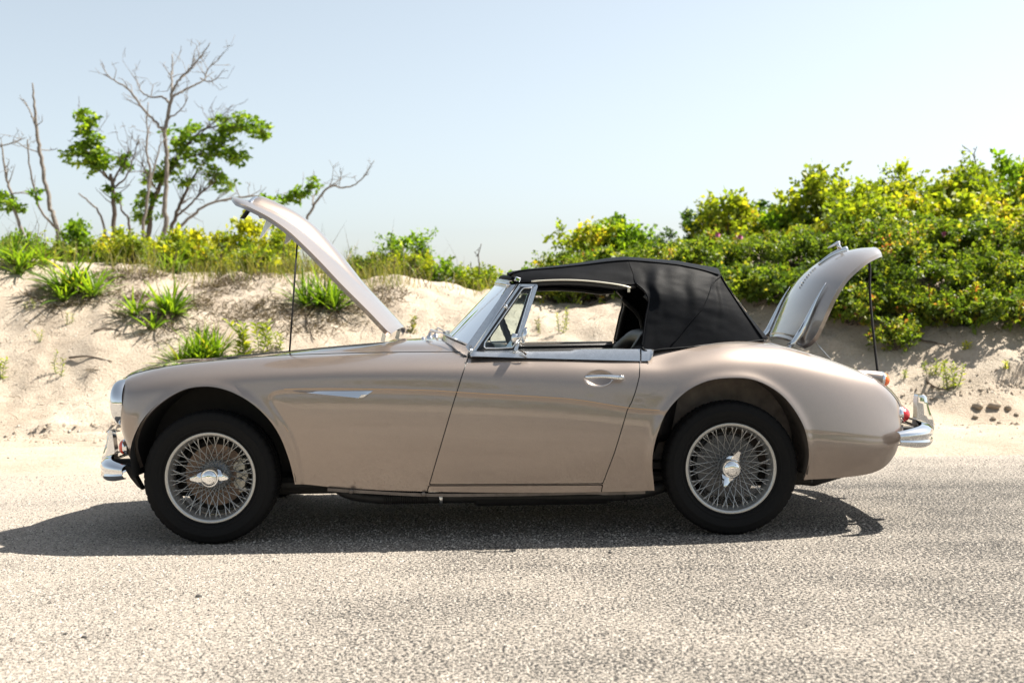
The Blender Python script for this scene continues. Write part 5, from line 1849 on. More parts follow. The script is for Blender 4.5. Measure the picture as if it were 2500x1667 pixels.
mid = [(965, 560, 8.2, .22, 'leaf_tree', 'small green sapling standing right of the bonnet on the crest'),
       (1035, 548, 8.4, .14, 'leaf_tree', 'thin sapling next to the small green sapling on the crest'),
       (905, 655, 7.9, .24, 'leaf_rose', 'low round shrub at the edge of the open bonnet'),
       (1000, 668, 7.9, .34, 'leaf_lime', 'low lime clump at the foot of the saplings'),
       (1075, 690, 8.0, .28, 'leaf_strap', 'low green clump on the crest left of the windscreen'),
       (1140, 690, 8.1, .26, 'leaf_lime', 'lime clump on the crest above the windscreen base'),
       (1195, 650, 8.2, .28, 'leaf_lime', 'lime green clump just left of the windscreen top'),
       (1310, 668, 8.2, .26, 'leaf_lime', 'lime clump behind the windscreen header'),
       (1290, 690, 6.9, .30, 'leaf_strap', 'green clump seen through the front of the side window'),
       (1345, 672, 6.9, .26, 'leaf_lime', 'lime clump behind the front half of the side window'),
       (1410, 668, 6.8, .28, 'leaf_rose', 'low rose shrub behind the middle of the side window'),
       (1480, 672, 6.7, .28, 'leaf_rose', 'low rose shrub behind the rear half of the side window')]
for px, py, Y, r, mt, lab in mid:
    seed += 1
    shrub('crest_shrub', lab, 'shrub', gpoint(px, Y), at(px, py, Y)[2], r, r * .8, M[mt], 26, 1500, .042, 'low shrubs on the crest behind the bonnet and windscreen', seed, .05, upright=.4)

# strap-leaved plants on the sand slope
def strap_plant(label, px, py_base, Y, n, length, width, spread, seed, thatch=True, mat='leaf_strap', droop=1.0):
    rng = np.random.default_rng(seed)
    # slide along the sight line until it meets the sand
    best = min(np.linspace(3.0, 8.6, 140), key=lambda yv: abs(at(px, py_base, yv)[2] - float(H(at(px, py_base, yv)[0], yv)))) if Y is None else Y
    p = at(px, py_base, best)
    b = np.array((p[0], best, float(H(p[0], best))))
    root = empty('strap_leaved_plant', b, label=label, cat='plant', group='strap leaved plants on the sand')
    q, t = [], []
    for kk in range(6):
        sc_ = 1.0 if kk == 0 else .55 + .5 * rng.random()
        ox, oy = (0, 0) if kk == 0 else rng.normal(size=2) * length * .30
        b2 = np.array((b[0] + ox, b[1] + oy, float(H(b[0] + ox, b[1] + oy)) - .01))
        q2, t2 = strap_quads(b2, int(n * .38), length * 1.3 * sc_, width * .62, spread * (.7 + .5 * rng.random()), rng, droop=droop * (1.2 + .9 * rng.random()))
        q += q2; t += list(np.clip(np.array(t2) * .8 + .25 * rng.random() - .05, 0, 1))
    fast_mesh('leaves', q, 4, M[mat], root, tint=t)
    if thatch:
        q, t = strap_quads(b + [0, 0, -.01], n, length * .55, width * .25, 1.6, rng, droop=2.2)
        fast_mesh('dry_thatch', q, 4, M['thatch'], root, tint=t)
    return root, b


strap_plant('big dark green strap leaved plant at the top left of the sand slope', 190, 705, None, 110, .42, .040, .75, 1)
strap_plant('strap leaved plant with reddish base in the middle of the sand slope', 405, 770, None, 75, .36, .040, .55, 2)
strap_plant('bright green spiky rosette just above the front wing', 490, 885, None, 190, .36, .026, .55, 3)
strap_plant('strap leaved plant seen under the bonnet behind the prop rod', 795, 745, None, 95, .42, .034, .65, 4)
strap_plant('small spiky plant between the rosette and the bonnet prop', 445, 892, None, 40, .16, .024, .8, 5, False)
strap_plant('strap leaved clump at the left edge of the crest', 60, 648, None, 80, .36, .036, .8, 6)
strap_plant('low green strap plant near the top of the crest, left of the bonnet tip', 430, 660, None, 60, .30, .03, .7, 7)


def stem_plant(label, spots, hgt, seed, mat='leaf_lime', lleaf=.07):
    """upright leafy stems"""
    rng = np.random.default_rng(seed)
    bs = []
    for px, py in spots:
        yv = min(np.linspace(2.6, 8.6, 150), key=lambda v: abs(at(px, py, v)[2] - float(H(at(px, py, v)[0], v))))
        p = at(px, py, yv)
        bs.append(np.array((p[0], yv, float(H(p[0], yv)))))
    root = empty('leafy_stem_plant', bs[0], label=label, cat='plant', group='leafy stems on the sand')
    mb = MB(); P, D, T = [], [], []
    for b in bs:
        hh = hgt * (.7 + .5 * rng.random())
        lean = np.array((rng.normal() * .22, rng.normal() * .15, 1.0))
        path = crom([b - [0, 0, .03], b + lean * hh * .5 + rng.normal(size=3) * .015, b + lean * hh], 8)
        mb.tube(path, list(np.linspace(.005, .002, 8)), 5, caps=False)
        nl = int(10 + hh * 50)
        for k in range(nl):
            t = .15 + .85 * k / nl
            p = path[int(t * 7)] * (1 - (t * 7) % 1) + path[min(7, int(t * 7) + 1)] * ((t * 7) % 1)
            a = k * 2.4 + rng.random() * .6
            P.append(p); D.append((math.cos(a), math.sin(a), .55 + .5 * t)); T.append(.2 + .6 * rng.random())
    n = len(P)
    mb.build('stem', M['stem'], root)
    fast_mesh('leaves', leaf_quads(np.array(P), np.array(D), lleaf * (.7 + .5 * rng.random(n)), lleaf * .24 * np.ones(n), rng, .5), 4, M[mat], root, tint=np.repeat(T, 4))


stem_plant('leafy upright stems between the rosette and the bonnet prop', [(575, 868), (600, 862), (615, 866), (632, 858), (655, 856), (588, 872), (640, 866)], .30, 21, lleaf=.11)
stem_plant('short lime stems just left of the bonnet prop rod', [(668, 858), (680, 856), (690, 852)], .16, 22)
stem_plant('thin seedling with reddish stem on the left slope', [(140, 915), (148, 918)], .22, 23, lleaf=.05)
stem_plant('small pale seedling high on the left slope', [(165, 790), (172, 792)], .14, 24, lleaf=.04)
stem_plant('small lime seedling near the left edge of the slope', [(70, 755), (78, 757)], .10, 25, lleaf=.05)
stem_plant('sparse seedling in the middle of the left slope', [(95, 835), (92, 838)], .12, 26, lleaf=.04)
stem_plant('seedling cut by the left edge low on the slope', [(5, 930), (2, 926)], .2, 27)
stem_plant('lime leafy stems on a twig right of the rear bumper', [(2305, 945), (2318, 948), (2328, 945), (2340, 940), (2312, 950), (2334, 950)], .22, 28, lleaf=.06)
stem_plant('small round lime plant above the rear overrider', [(2272, 915), (2278, 916), (2284, 915), (2290, 914), (2266, 914), (2281, 910)], .10, 29, lleaf=.045)
stem_plant('tiny lime seedling left of the small round plant by the bumper', [(2208, 922), (2211, 923)], .06, 30, lleaf=.04)
stem_plant('yellow seedling in the hedge shade on the right', [(2360, 852), (2366, 853)], .06, 31, 'leaf_yellow', .06)
stem_plant('yellow seedling right of the hedge shade edge', [(2452, 898), (2456, 899)], .06, 32, 'leaf_yellow', .05)
stem_plant('thin seedling seen through the side window', [(1365, 812), (1372, 815), (1380, 810)], .22, 33, lleaf=.05)
stem_plant('dry-stemmed seedling through the middle of the side window', [(1316, 812), (1320, 815)], .16, 34, 'grass', .05)
stem_plant('wispy stems right of the open bonnet on the crest slope', [(1002, 815), (1008, 812)], .2, 35, 'grass', .08)


# dune grass among the clumps and dry litter on the slope: nobody could count these
def grass_field(name, label, n, xr, yr, hgt, width, mat, seed, keep=None, lean=.35):
    rng = np.random.default_rng(seed)
    x = rng.uniform(*xr, n); y = rng.uniform(*yr, n)
    if keep is not None:
        k = keep(x, y, rng); x, y = x[k], y[k]
    n = len(x)
    z = H(x, y)
    B = np.stack([x, y, z - .01], 1)
    d = unit(np.stack([rng.normal(size=n) * lean, rng.normal(size=n) * lean, np.ones(n)], 1))
    h = hgt * (.5 + .8 * rng.random(n))[:, None]
    sd = unit(np.cross(d, rng.normal(size=(n, 3)))) * width
    m1 = B + d * h * .55
    bend = rng.normal(size=(n, 3)) * .18 * h; bend[:, 2] = -np.abs(bend[:, 2])
    tip = B + d * h + bend
    q = np.concatenate([np.stack([B - sd, B + sd, m1 + sd * .8, m1 - sd * .8], 1), np.stack([m1 - sd * .8, m1 + sd * .8, tip + sd * .1, tip - sd * .1], 1)], 0).reshape(-1, 3)
    t = np.repeat(rng.random(n), 4)
    o = fast_mesh(name, q, 4, M[mat], None, tint=np.concatenate([t, t]))
    tag(o, label=label, cat='grass', kind='stuff')


clump = lambda thr, sc: (lambda x, y, rng: fbm(x * sc + 4, y * sc, 3) + .25 * rng.normal(size=len(x)) > thr)
grass_field('dune_grass', 'fine green dune grass between the yellow clumps on the left crest', 5200, (-7, -1.2), (6.6, 8.6), .34, .0035, 'grass', 41, clump(.02, 1.1))
grass_field('dry_stalks', 'thin dry stalks sticking up among the clumps on the left crest', 420, (-6.6, -.6), (6.9, 8.8), .62, .004, 'thatch', 46, clump(-.05, .9), lean=.22)
grass_field('crest_grass', 'thin grass on the crest behind the windscreen and soft top', 1500, (-1.6, 1.6), (6.8, 8.6), .26, .0035, 'grass', 42, clump(.05, 1.4))
grass_field('dry_litter', 'brown dry stalks and litter scattered over the sand slope', 9000, (-7, 1.0), (4.3, 7.4), .075, .0028, 'thatch', 43, clump(.26, 1.5), lean=2.2)
grass_field('hedge_litter', 'brown dry stalks under the rose hedge', 3800, (1.4, 7), (4.6, 6.4), .10, .003, 'thatch', 44, clump(.22, 1.3), lean=2.0)

# dry tufts and roots on the slope, one by one
rng = np.random.default_rng(77)
tufts = [(285, 675, 'brown dry tuft right of the big dark strap plant'), (330, 728, 'brown dry tuft left of the middle strap plant'), (470, 742, 'wide brown tuft right of the middle strap plant'), (515, 700, 'brown tuft with bent stalks near the crest left of the bonnet prop'), (640, 745, 'small brown tuft beside the bonnet prop rod'), (285, 818, 'tiny brown tuft below the middle of the left slope'), (225, 900, 'tiny dark tuft low on the left slope'), (735, 720, 'brown tuft left of the plant behind the bonnet prop'), (120, 750, 'flat brown tuft high on the left slope'), (300, 760, 'flat brown tuft left of centre on the slope'), (945, 705, 'dry tuft right of the open bonnet on the crest')]
for k, (px, py, lab) in enumerate(tufts):
    yv = min(np.linspace(3.4, 8.2, 150), key=lambda v: abs(at(px, py, v)[2] - float(H(at(px, py, v)[0], v))))
    p = at(px, py, yv)
    b = np.array((p[0], yv, float(H(p[0], yv)) - .01))
    root = empty('dry_tuft', b, label=lab, cat='dry tuft', group='dry tufts on the sand slope')
    q, t = strap_quads(b, 70 if k < 5 else 34, (.22 if k < 5 else .12) * (.8 + .5 * rng.random()), .006, 1.5, rng, droop=2.0)
    fast_mesh('stalks', q, 4, M['thatch'], root, tint=t)
roots = [([(395, 790), (410, 800), (425, 806), (450, 800), (480, 812)], 'dark root below the middle strap plant'), ([(740, 755), (752, 790), (765, 830), (770, 835)], 'thin hanging root below the plant behind the bonnet prop'), ([(800, 765), (815, 775), (826, 792)], 'orange dry root near the open bonnet'), ([(700, 760), (725, 770), (760, 768), (790, 772)], 'dark root across the sand behind the bonnet prop'), ([(2265, 945), (2262, 925), (2268, 945), (2300, 952), (2330, 950), (2338, 946)], 'bent dark twig right of the rear bumper'), ([(2235, 800), (2250, 830), (2275, 840), (2310, 845)], 'dark root in the hedge shade behind the boot prop'), ([(2345, 750), (2360, 790), (2380, 815)], 'dark root under the hedge on the right'), ([(230, 810), (260, 806), (300, 815)], 'thin root across the left slope'), ([(170, 880), (215, 872), (275, 884)], 'thin dry stalk lying low on the left slope')]
for pts, lab in roots:
    P = []
    for px, py in pts:
        yv = min(np.linspace(2.6, 8.2, 150), key=lambda v: abs(at(px, py, v)[2] - float(H(at(px, py, v)[0], v))))
        p = at(px, py, yv); P.append((p[0], yv - .01, float(H(p[0], yv)) + .012))
    tag(MB().tube(crom(P, 18), list(np.linspace(.011, .004, 18)), 6).build('dry_root', M['rootm']), lab, 'root', 'dry roots and twigs on the sand')


# clods of damp sand, stones and crumbs
def lump(name, c, r, mat, seed, flat=.7, **kw):
    rng = np.random.default_rng(seed)
    n1, n2 = 12, 8
    V, Fc = [], []
    ph = rng.random(4) * 6
    for i in range(n2 + 1):
        th = PI * i / n2
        for j in range(n1):
            a = 2 * PI * j / n1
            k = 1 + .16 * math.sin(2 * a + ph[0]) + .12 * math.sin(3 * a + 2 * th + ph[1]) + .07 * rng.normal()
            V.append((c[0] + r * k * math.sin(th) * math.cos(a), c[1] + r * k * math.sin(th) * math.sin(a), c[2] + r * flat * k * math.cos(th)))
    for i in range(n2):
        for j in range(n1):
            q = (j + 1) % n1
            Fc.append((i * n1 + j, (i + 1) * n1 + j, (i + 1) * n1 + q, i * n1 + q))
    return tag(MB().add(V, Fc).build(name, mat), **kw)


PATCH = []
for px, py in ((405, 775), (455, 760), (500, 735), (795, 752), (740, 765), (330, 728), (285, 680), (640, 748), (560, 700), (430, 800), (190, 712), (850, 740)):
    yv = min(np.linspace(3.4, 8.2, 150), key=lambda v: abs(at(px, py, v)[2] - float(H(at(px, py, v)[0], v))))
    PATCH.append((at(px, py, yv)[0], yv))
PATCH = np.array(PATCH)
near = lambda x, y, rng: (np.min(np.hypot((x[:, None] - PATCH[:, 0]) / 1.5, y[:, None] - PATCH[:, 1]), axis=1) + .10 * rng.normal(size=len(x)) + .35 * fbm(x * 2.5, y * 2.5, 2)) < .30
grass_field('thatch_mats', 'mats of brown dead stalks round the plants on the sand slope', 42000, (-6.0, -1.0), (4.4, 7.6), .13, .0036, 'thatch', 45, near, lean=1.9)

clods = [(2388, 998, 13, 'left one of the two big sand clods on the right'), (2428, 996, 14, 'right one of the two big sand clods on the right'), (2462, 1000, 9, 'smaller sand clod right of the two big ones'), (2382, 1020, 7, 'small sand clod below the left big clod'), (2425, 1022, 6, 'small sand clod below the right big clod'), (2482, 1012, 6, 'small sand clod at the right edge'), (2400, 1036, 5, 'small sand crumb below the clods'), (2440, 1034, 5, 'lowest small sand crumb of the clod group')]
for k, (px, py, rp, lab) in enumerate(clods):
    yv = min(np.linspace(2.2, 6, 150), key=lambda v: abs(at(px, py, v)[2] - float(H(at(px, py, v)[0], v))))
    p = at(px, py, yv)
    r = rp * (yv + 5.59) / F_PX
    lump('sand_clod', (p[0], yv, float(H(p[0], yv)) + r * .35), r, M['clod'], 300 + k, label=lab, cat='sand clod', group='sand clods')
stones = [(485, 1457, 7, 'dark grey pebble on the road below the front wheel'), (160, 1548, 6, 'dark chip on the lower left road, left of the pair'), (205, 1556, 6, 'dark chip on the lower left road, right of the pair'), (262, 1551, 4, 'small dark chip right of the pair on the lower left road'), (368, 1536, 4, 'dark chip lying alone left of the road centre'), (1490, 1349, 5, 'dark chip just in front of the car shadow edge')]
for k, (px, py, rp, lab) in enumerate(stones):
    d = FWD + (px - 1250) / F_PX * RIGHT + (833.5 - py) / F_PX * UP
    p = CAM + d * (-CAM[2] / d[2])
    r = rp * (p[1] + 5.59) / F_PX
    lump('pebble', (p[0], p[1], r * .3), r, M['stone'], 400 + k, .55, label=lab, cat='pebble', group='pebbles on the road')
# shell and stone crumbs over sand and road
rng = np.random.default_rng(5)
def crumbs(name, label, n, xr, yr, size, mat, seed, keep=None, zf=None):
    rng = np.random.default_rng(seed)
    x, y = rng.uniform(*xr, n), rng.uniform(*yr, n)
    if keep is not None:
        k = keep(x, y, rng); x, y = x[k], y[k]
    n = len(x)
    z = H(x, y) if zf is None else np.zeros(n)
    r = size * (.4 + rng.random(n) ** 2)[:, None]
    c = np.stack([x, y, z], 1)
    a = rng.random(n) * 6.28
    e1 = np.stack([np.cos(a), np.sin(a), rng.normal(size=n) * .2], 1) * r
    e2 = np.stack([-np.sin(a), np.cos(a), rng.normal(size=n) * .2], 1) * r * (.5 + .5 * rng.random(n))[:, None]
    up = np.array((0, 0, 1)) * r * (.4 + .4 * rng.random(n))[:, None]
    T = []
    ring = [e1, e2, -e1, -e2]
    for k in range(4):
        T.append(np.stack([c + ring[k] - up * .2, c + ring[(k + 1) % 4] - up * .2, c + up], 1))
    tag(fast_mesh(name, np.concatenate(T).reshape(-1, 3), 3, mat), label=label, cat='gravel', kind='stuff')
crumbs('sand_crumbs', 'small lumps and shell bits strewn over the sand', 5200, (-6.5, 6.5), (2.2, 7.6), .014, M['shell'], 51, clump(-.05, 1.2))
crumbs('dark_crumbs', 'small dark crumbs and litter strewn over the sand', 3000, (-6.5, 6.5), (2.3, 7.4), .012, M['rootm'], 52, clump(.14, 1.3))
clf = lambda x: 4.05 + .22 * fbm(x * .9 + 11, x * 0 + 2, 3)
crumbs('ledge_shade_crumbs', 'dark crumbs standing in for shadow along the rut ledge at the dune foot', 9000, (-6.5, 6.5), (3.3, 4.35), .022, M['clod'], 54, lambda x, y, rng: (np.abs(y - clf(x) + .06) < .07 + .05 * rng.random(len(x))) & (fbm(x * .8 + 90, x * 0, 2) > -.22) | ((np.abs(y - 3.42) < .06) & (rng.random(len(x)) < .5)))  # dark crumbs supply the ledge's shadow by colour
crumbs('road_chips', 'loose pale chips lying on the road surface', 900, (-3.2, 3.2), (-3.4, 1.8), .0045, M['shell'], 53, zf=1)


rng = np.random.default_rng(61)
n = 110000
y = -3.75 + 5.4 * rng.random(n) ** 1.35; x = rng.uniform(-1, 1, n) * (y + 5.59) * .50
kp = rng.random(n) < np.interp(x, [-1.5, 1.5], [1.0, .5])
x, y = x[kp], y[kp]; n = len(x)
r = (.0032 + .0050 * rng.random(n) ** 1.5)[:, None]
cc = np.stack([x, y, np.zeros(n)], 1)
aa = rng.random(n) * 6.28
e1 = np.stack([np.cos(aa), np.sin(aa), 0 * aa], 1) * r; e2 = np.stack([-np.sin(aa), np.cos(aa), 0 * aa], 1) * r * (.55 + .45 * rng.random(n))[:, None]
upv = np.array((0, 0, 1)) * r * (.35 + .5 * rng.random(n))[:, None]
off = e1 * rng.uniform(-.3, .3, (n, 1))
ring = [e1, e2, -e1, -e2]
T = [np.stack([cc + ring[k] - upv * .1, cc + ring[(k + 1) % 4] - upv * .1, cc + off + upv], 1) for k in range(4)]
tag(fast_mesh('stone_chips', np.concatenate(T).reshape(-1, 3), 3, M['chip'], tint=np.tile(np.repeat(np.clip(rng.normal(.55, .25, n), 0, 1), 3), 4)), label='pale stone chips standing proud of the road surface', cat='gravel', kind='stuff')

# ------------------------------------------------------------------ trees on the crest
def tree(name, label, limbs, Y, bark, twig_n, twig_len, seed, blobs=(), leafmat=None, leaf=.085, group='trees on the left crest', spread=.5):
    """limbs: lists of (px, py, radius px); blobs of leaves: (px, py, r px, count)"""
    rng = np.random.default_rng(seed)
    sc = (Y + 5.59) / F_PX
    b0 = at(limbs[0][0][0], limbs[0][0][1], Y)
    base = np.array((b0[0], Y, min(b0[2], float(H(b0[0], Y)) + .02)))
    root = empty(name, base, label=label, cat='tree', group=group)
    trunk, tw = MB(), MB()
    for li, limb in enumerate(limbs):
        dy = 0 if li == 0 else rng.normal() * spread
        n = len(limb)
        P = np.array([at(p[0], p[1], Y) + np.array((0, dy * (k / max(1, n - 1)), 0)) for k, p in enumerate(limb)])
        if li == 0:
            P[0] = base - [0, 0, .15]
        rr = np.array([p[2] for p in limb]) * sc * .78
        m = max(10, n * 5)
        Q = crom(P, m)
        Q[1:-1] += rng.normal(size=(m - 2, 3)) * np.interp(np.arange(1, m - 1), np.linspace(0, m - 1, n), rr)[:, None] * .35
        Rr = np.interp(np.linspace(0, 1, m), np.linspace(0, 1, n), rr)
        trunk.tube(Q, list(np.maximum(Rr, .004)), 7 if rr[0] > .02 else 5)
        cnt = int(twig_n * (len(limb) / 4) * (1 if li else .4))
        for k in range(cnt):
            i = int(rng.uniform(.35 if li else .5, .99) * (m - 1))
            d = unit(rng.normal(size=3) * np.array((1, .8, .8)) + np.array((0, 0, .5)) + .9 * unit(Q[min(i + 1, m - 1)] - Q[i - 1]))
            ln = twig_len * (.4 + .9 * rng.random())
            mid = Q[i] + d * ln * .5 + rng.normal(size=3) * ln * .10
            e_ = Q[i] + d * ln + rng.normal(size=3) * ln * .14 + np.array((0, 0, ln * .12))
            r0 = min(Rr[i] * .6, .010)
            tw.tube([Q[i], mid, e_], [r0, r0 * .7, .0028], 4, caps=False)
            for k2 in range(1):
                d2 = unit(d + rng.normal(size=3) * .7)
                s_ = Q[i] + (e_ - Q[i]) * rng.uniform(.4, .95)
                tw.tube([s_, s_ + d2 * ln * .22, s_ + d2 * ln * .42 + rng.normal(size=3) * ln * .05], [.005, .004, .0025], 4, caps=False)
    trunk.build('trunk', bark, root)
    if tw.v:
        tag(tw.build('twigs', bark, root), kind='stuff')
    if blobs:
        P, D, T = [], [], []
        for px, py, rp, cnt in blobs:
            c = at(px, py, Y); r = rp * sc
            cnt = int(cnt * .46)
            k = max(3, cnt // 16)
            sub = c + unit(rng.normal(size=(k, 3))) * r * rng.random((k, 1)) ** .5 * np.array((1.3, 1.3, 1.0))
            for s_ in sub:
                n = cnt // k
                q = rng.normal(size=(n, 3)) * r * np.array((.24, .24, .12)) + s_
                P.append(q); D.append(rng.normal(size=(n, 3)) * np.array((1, 1, .5)) + np.array((0, 0, .1)))
                T.append(np.clip(rng.random() * .5 + .5 * rng.random(n), 0, 1))
        P, D, T = np.concatenate(P), np.concatenate(D), np.concatenate(T)
        L = leaf * (.7 + .6 * rng.random(len(P)))
        fast_mesh('crown', leaf_quads(P, D, L, L * .6, rng), 4, leafmat, root, tint=np.repeat(T, 4))
    return root


tree('bare_tree', 'tall bare grey tree forking widely at the top left', [
    [(400, 640, 10), (401, 600, 9), (404, 475, 8), (408, 390, 7), (402, 322, 6.5), (409, 285, 6), (415, 254, 5.5), (419, 228, 5)],
    [(402, 322, 5), (380, 297, 4), (357, 271, 3.8), (336, 240, 3.5), (319, 220, 3), (295, 207, 2.2), (272, 192, 1.5)],
    [(415, 254, 4.5), (400, 240, 3.5), (383, 231, 3), (353, 229, 2.6), (325, 212, 2.2), (312, 190, 1.8), (290, 160, 1.2)],
    [(419, 228, 4), (415, 200, 3), (410, 169, 2.5), (406, 122, 1.5)],
    [(419, 228, 4.2), (428, 210, 3.8), (438, 195, 3.3), (460, 172, 2.8), (480, 152, 2.3), (500, 128, 1.8), (514, 105, 1.2)],
    [(424, 236, 4), (447, 218, 3.4), (472, 202, 2.8), (489, 190, 2.4), (497, 160, 2), (520, 135, 1.5), (531, 114, 1)],
    [(489, 192, 2.4), (506, 200, 2), (528, 198, 1.6), (553, 173, 1)],
    [(412, 290, 3), (440, 275, 2.2), (460, 255, 1.6), (468, 243, 1)],
    [(438, 195, 2.2), (436, 172, 1.8), (428, 148, 1.4), (414, 124, 1)]],
    12.0, M['bark'], 5, .34, 1, spread=.4)
tree('bare_tree', 'slim bare grey tree close left of the tall bare tree', [
    [(338, 585, 7), (352, 540, 6), (362, 470, 5), (366, 410, 4.5), (358, 370, 4), (360, 320, 3), (358, 290, 2), (362, 250, 1.5)],
    [(362, 470, 3), (375, 400, 3), (385, 350, 2.2), (395, 330, 1.5)], [(358, 370, 2.2), (352, 320, 1.8), (345, 295, 1.2)]],
    11.4, M['bark'], 6, .26, 2, spread=.3)
tree('dead_pole', 'tall leaning dead pole at the left, forked near the middle', [
    [(152, 590, 9), (135, 545, 8), (122, 495, 7), (113, 450, 6.5), (100, 385, 6), (93, 340, 6), (89, 312, 5), (84, 260, 4), (79, 203, 2)],
    [(89, 312, 3.5), (75, 285, 2.6), (62, 262, 2.2), (47, 241, 1.4)],
    [(135, 555, 4), (108, 520, 3.6), (97, 470, 3.3), (90, 405, 2.6), (92, 350, 2)],
    [(94, 372, 2), (75, 365, 1.8), (57, 350, 1.2)], [(96, 366, 2), (104, 362, 1.6), (112, 352, 1)]],
    11.0, M['bark'], 2, .22, 3, spread=.3)
tree('leafy_tree', 'small leafy tree with yellow green crown left of the tall bare tree', [
    [(270, 590, 8), (278, 545, 7.5), (278, 490, 7), (272, 440, 6.5), (270, 425, 5)],
    [(270, 440, 4.5), (250, 425, 3.6), (225, 405, 3), (205, 385, 2.4), (190, 375, 1.8)], [(262, 432, 3), (235, 385, 2.8), (215, 345, 2.4), (205, 300, 2)],
    [(274, 448, 4), (290, 420, 3), (310, 385, 2.4), (316, 370, 1.6)], [(280, 456, 3.4), (310, 435, 2.6), (330, 395, 2), (348, 345, 1.4)]],
    11.6, M['bark2'], 13, .30, 4, blobs=[(207, 288, 24, 420), (215, 318, 24, 420), (222, 352, 26, 420), (182, 380, 26, 420), (205, 398, 26, 420), (238, 385, 26, 420), (255, 402, 22, 320), (300, 392, 22, 320), (215, 370, 24, 320), (275, 460, 14, 120), (280, 485, 13, 120)], leafmat=M['leaf_tree'], spread=.3)
tree('leafy_tree', 'spreading leafy tree right of the tall bare tree, leaning to the right', [
    [(345, 590, 9), (368, 520, 8.5), (385, 465, 8), (405, 430, 7), (430, 390, 6), (455, 355, 5), (485, 330, 4)],
    [(455, 355, 3.6), (490, 322, 3), (520, 312, 2.4), (560, 310, 2), (630, 320, 1.4)], [(430, 390, 3.4), (470, 382, 2.8), (510, 375, 2.2), (560, 378, 1.6)],
    [(405, 600, 7), (430, 520, 6), (450, 470, 5), (470, 430, 4), (478, 410, 2.6)], [(430, 530, 4), (470, 500, 3.2), (505, 470, 2.4), (540, 448, 1.6)],
    [(385, 470, 3.2), (380, 440, 2.6), (375, 410, 2)], [(475, 340, 2.5), (505, 312, 2), (535, 285, 1.4), (552, 272, 1)]],
    12.6, M['bark2'], 15, .36, 5, blobs=[(445, 335, 30, 420), (470, 325, 28, 340), (440, 360, 26, 340), (555, 305, 26, 420), (590, 308, 26, 420), (620, 312, 26, 460), (645, 325, 20, 260), (525, 345, 30, 460), (560, 370, 30, 460), (585, 385, 22, 360), (500, 365, 30, 420), (470, 385, 28, 340), (395, 425, 28, 420), (375, 440, 22, 300), (420, 405, 24, 340), (510, 430, 26, 400), (540, 445, 26, 400), (440, 450, 22, 200), (370, 480, 26, 400), (345, 505, 24, 340), (360, 535, 24, 300), (545, 335, 24, 320)], leafmat=M['leaf_tree'], spread=.5)
tree('leaning_tree', 'leaning bare branch rising right behind the open bonnet with few leaves', [
    [(690, 610, 6), (720, 575, 5.5), (742, 545, 5), (765, 505, 4.5), (785, 475, 4), (808, 454, 3.6), (840, 458, 3), (862, 453, 2.6), (890, 430, 2), (905, 405, 1.6), (914, 392, 1)],
    [(765, 505, 3), (760, 480, 2.4), (768, 465, 1.6)], [(808, 454, 2.4), (825, 440, 1.8), (830, 432, 1.2)],
    [(400, 600, 5), (455, 540, 5), (510, 498, 4), (560, 485, 3.4), (620, 478, 3), (680, 485, 2.6), (740, 470, 2), (775, 452, 1.4)]],
    11.8, M['bark'], 7, .26, 6, blobs=[(690, 488, 18, 200), (715, 475, 18, 220), (745, 468, 16, 200), (765, 450, 16, 220), (655, 490, 14, 120)], leafmat=M['leaf_tree'], spread=.2)
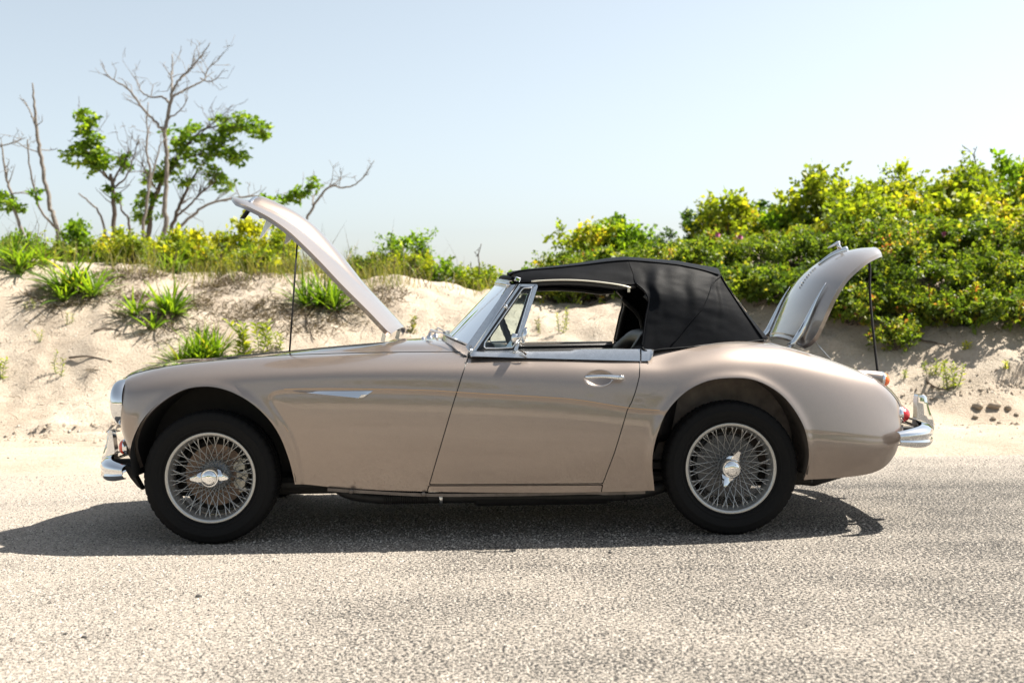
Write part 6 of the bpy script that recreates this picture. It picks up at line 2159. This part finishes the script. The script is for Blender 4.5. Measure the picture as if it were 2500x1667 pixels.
tree('leaning_stick', 'thin leaning grey stick at the far left, crossing the dead pole', [
    [(72, 590, 6), (55, 565, 5.5), (38, 520, 5), (28, 475, 4.5), (16, 435, 4), (8, 385, 3), (4, 350, 2)],
    [(0, 358, 2.4), (30, 352, 2), (55, 345, 1.6), (75, 340, 1)], [(28, 475, 2.4), (50, 470, 2), (85, 480, 1.4)], [(16, 435, 2), (25, 420, 1.6), (33, 415, 1)]],
    10.6, M['bark'], 6, .22, 7, blobs=[(85, 474, 13, 120), (30, 510, 22, 260), (5, 490, 22, 260), (2, 470, 18, 200)], leafmat=M['leaf_tree'], spread=.2)
tree('leaning_stick', 'short bare stick leaning left, below the small leafy tree', [
    [(275, 560, 4.5), (245, 525, 4), (215, 490, 3), (192, 472, 2)]], 11.2, M['bark'], 2, .12, 8, spread=.2)
tree('leaning_stick', 'dark stick leaning between the small leafy tree and the bare tree', [
    [(328, 575, 5), (315, 545, 5), (312, 530, 4), (298, 515, 3.2), (292, 490, 2.2)]], 11.3, M['bark2'], 3, .14, 9, spread=.2)
tree('bare_twig', 'thin bare twig standing on the crest left of the windscreen', [
    [(1172, 690, 3), (1170, 650, 2.5), (1168, 620, 2), (1175, 595, 1.2)], [(1168, 625, 1.6), (1158, 615, 1)], [(1152, 690, 2.2), (1150, 660, 1.8), (1150, 640, 1.2)]], 8.0, M['bark2'], 3, .06, 10, group='bare twigs on the crest', spread=.05)
tree('bare_twig', 'bare twig sticking out of the shrub at the right skyline', [
    [(2385, 440, 3), (2382, 400, 2.4), (2378, 378, 2), (2385, 358, 1.2)], [(2380, 385, 1.8), (2368, 370, 1.2), (2348, 355, 1)]], 8.6, M['bark2'], 3, .08, 11, group='bare twigs on the crest', spread=.05)

# scrub on the low dune across the road, behind the camera: what the chrome and flanks mirror
rng = np.random.default_rng(99)
nC = 420
cx = rng.uniform(-45, 45, nC); cy = rng.uniform(-22, -16.5, nC)
cz = 1.0 + rng.random(nC) * 1.5
P = np.stack([cx, cy, cz], 1)[:, None] + rng.normal(size=(nC, 60, 3)) * np.array((.6, .5, .45))
P = P.reshape(-1, 3)
D = rng.normal(size=P.shape)
L = .22 * (.6 + .8 * rng.random(len(P)))
tag(fast_mesh('far_scrub', leaf_quads(P, D, L, L * .7, rng), 4, M['leaf_dark'], None, tint=np.repeat(rng.random(len(P)), 4)), label='dark scrub along the low dune across the road', cat='scrub', kind='stuff')
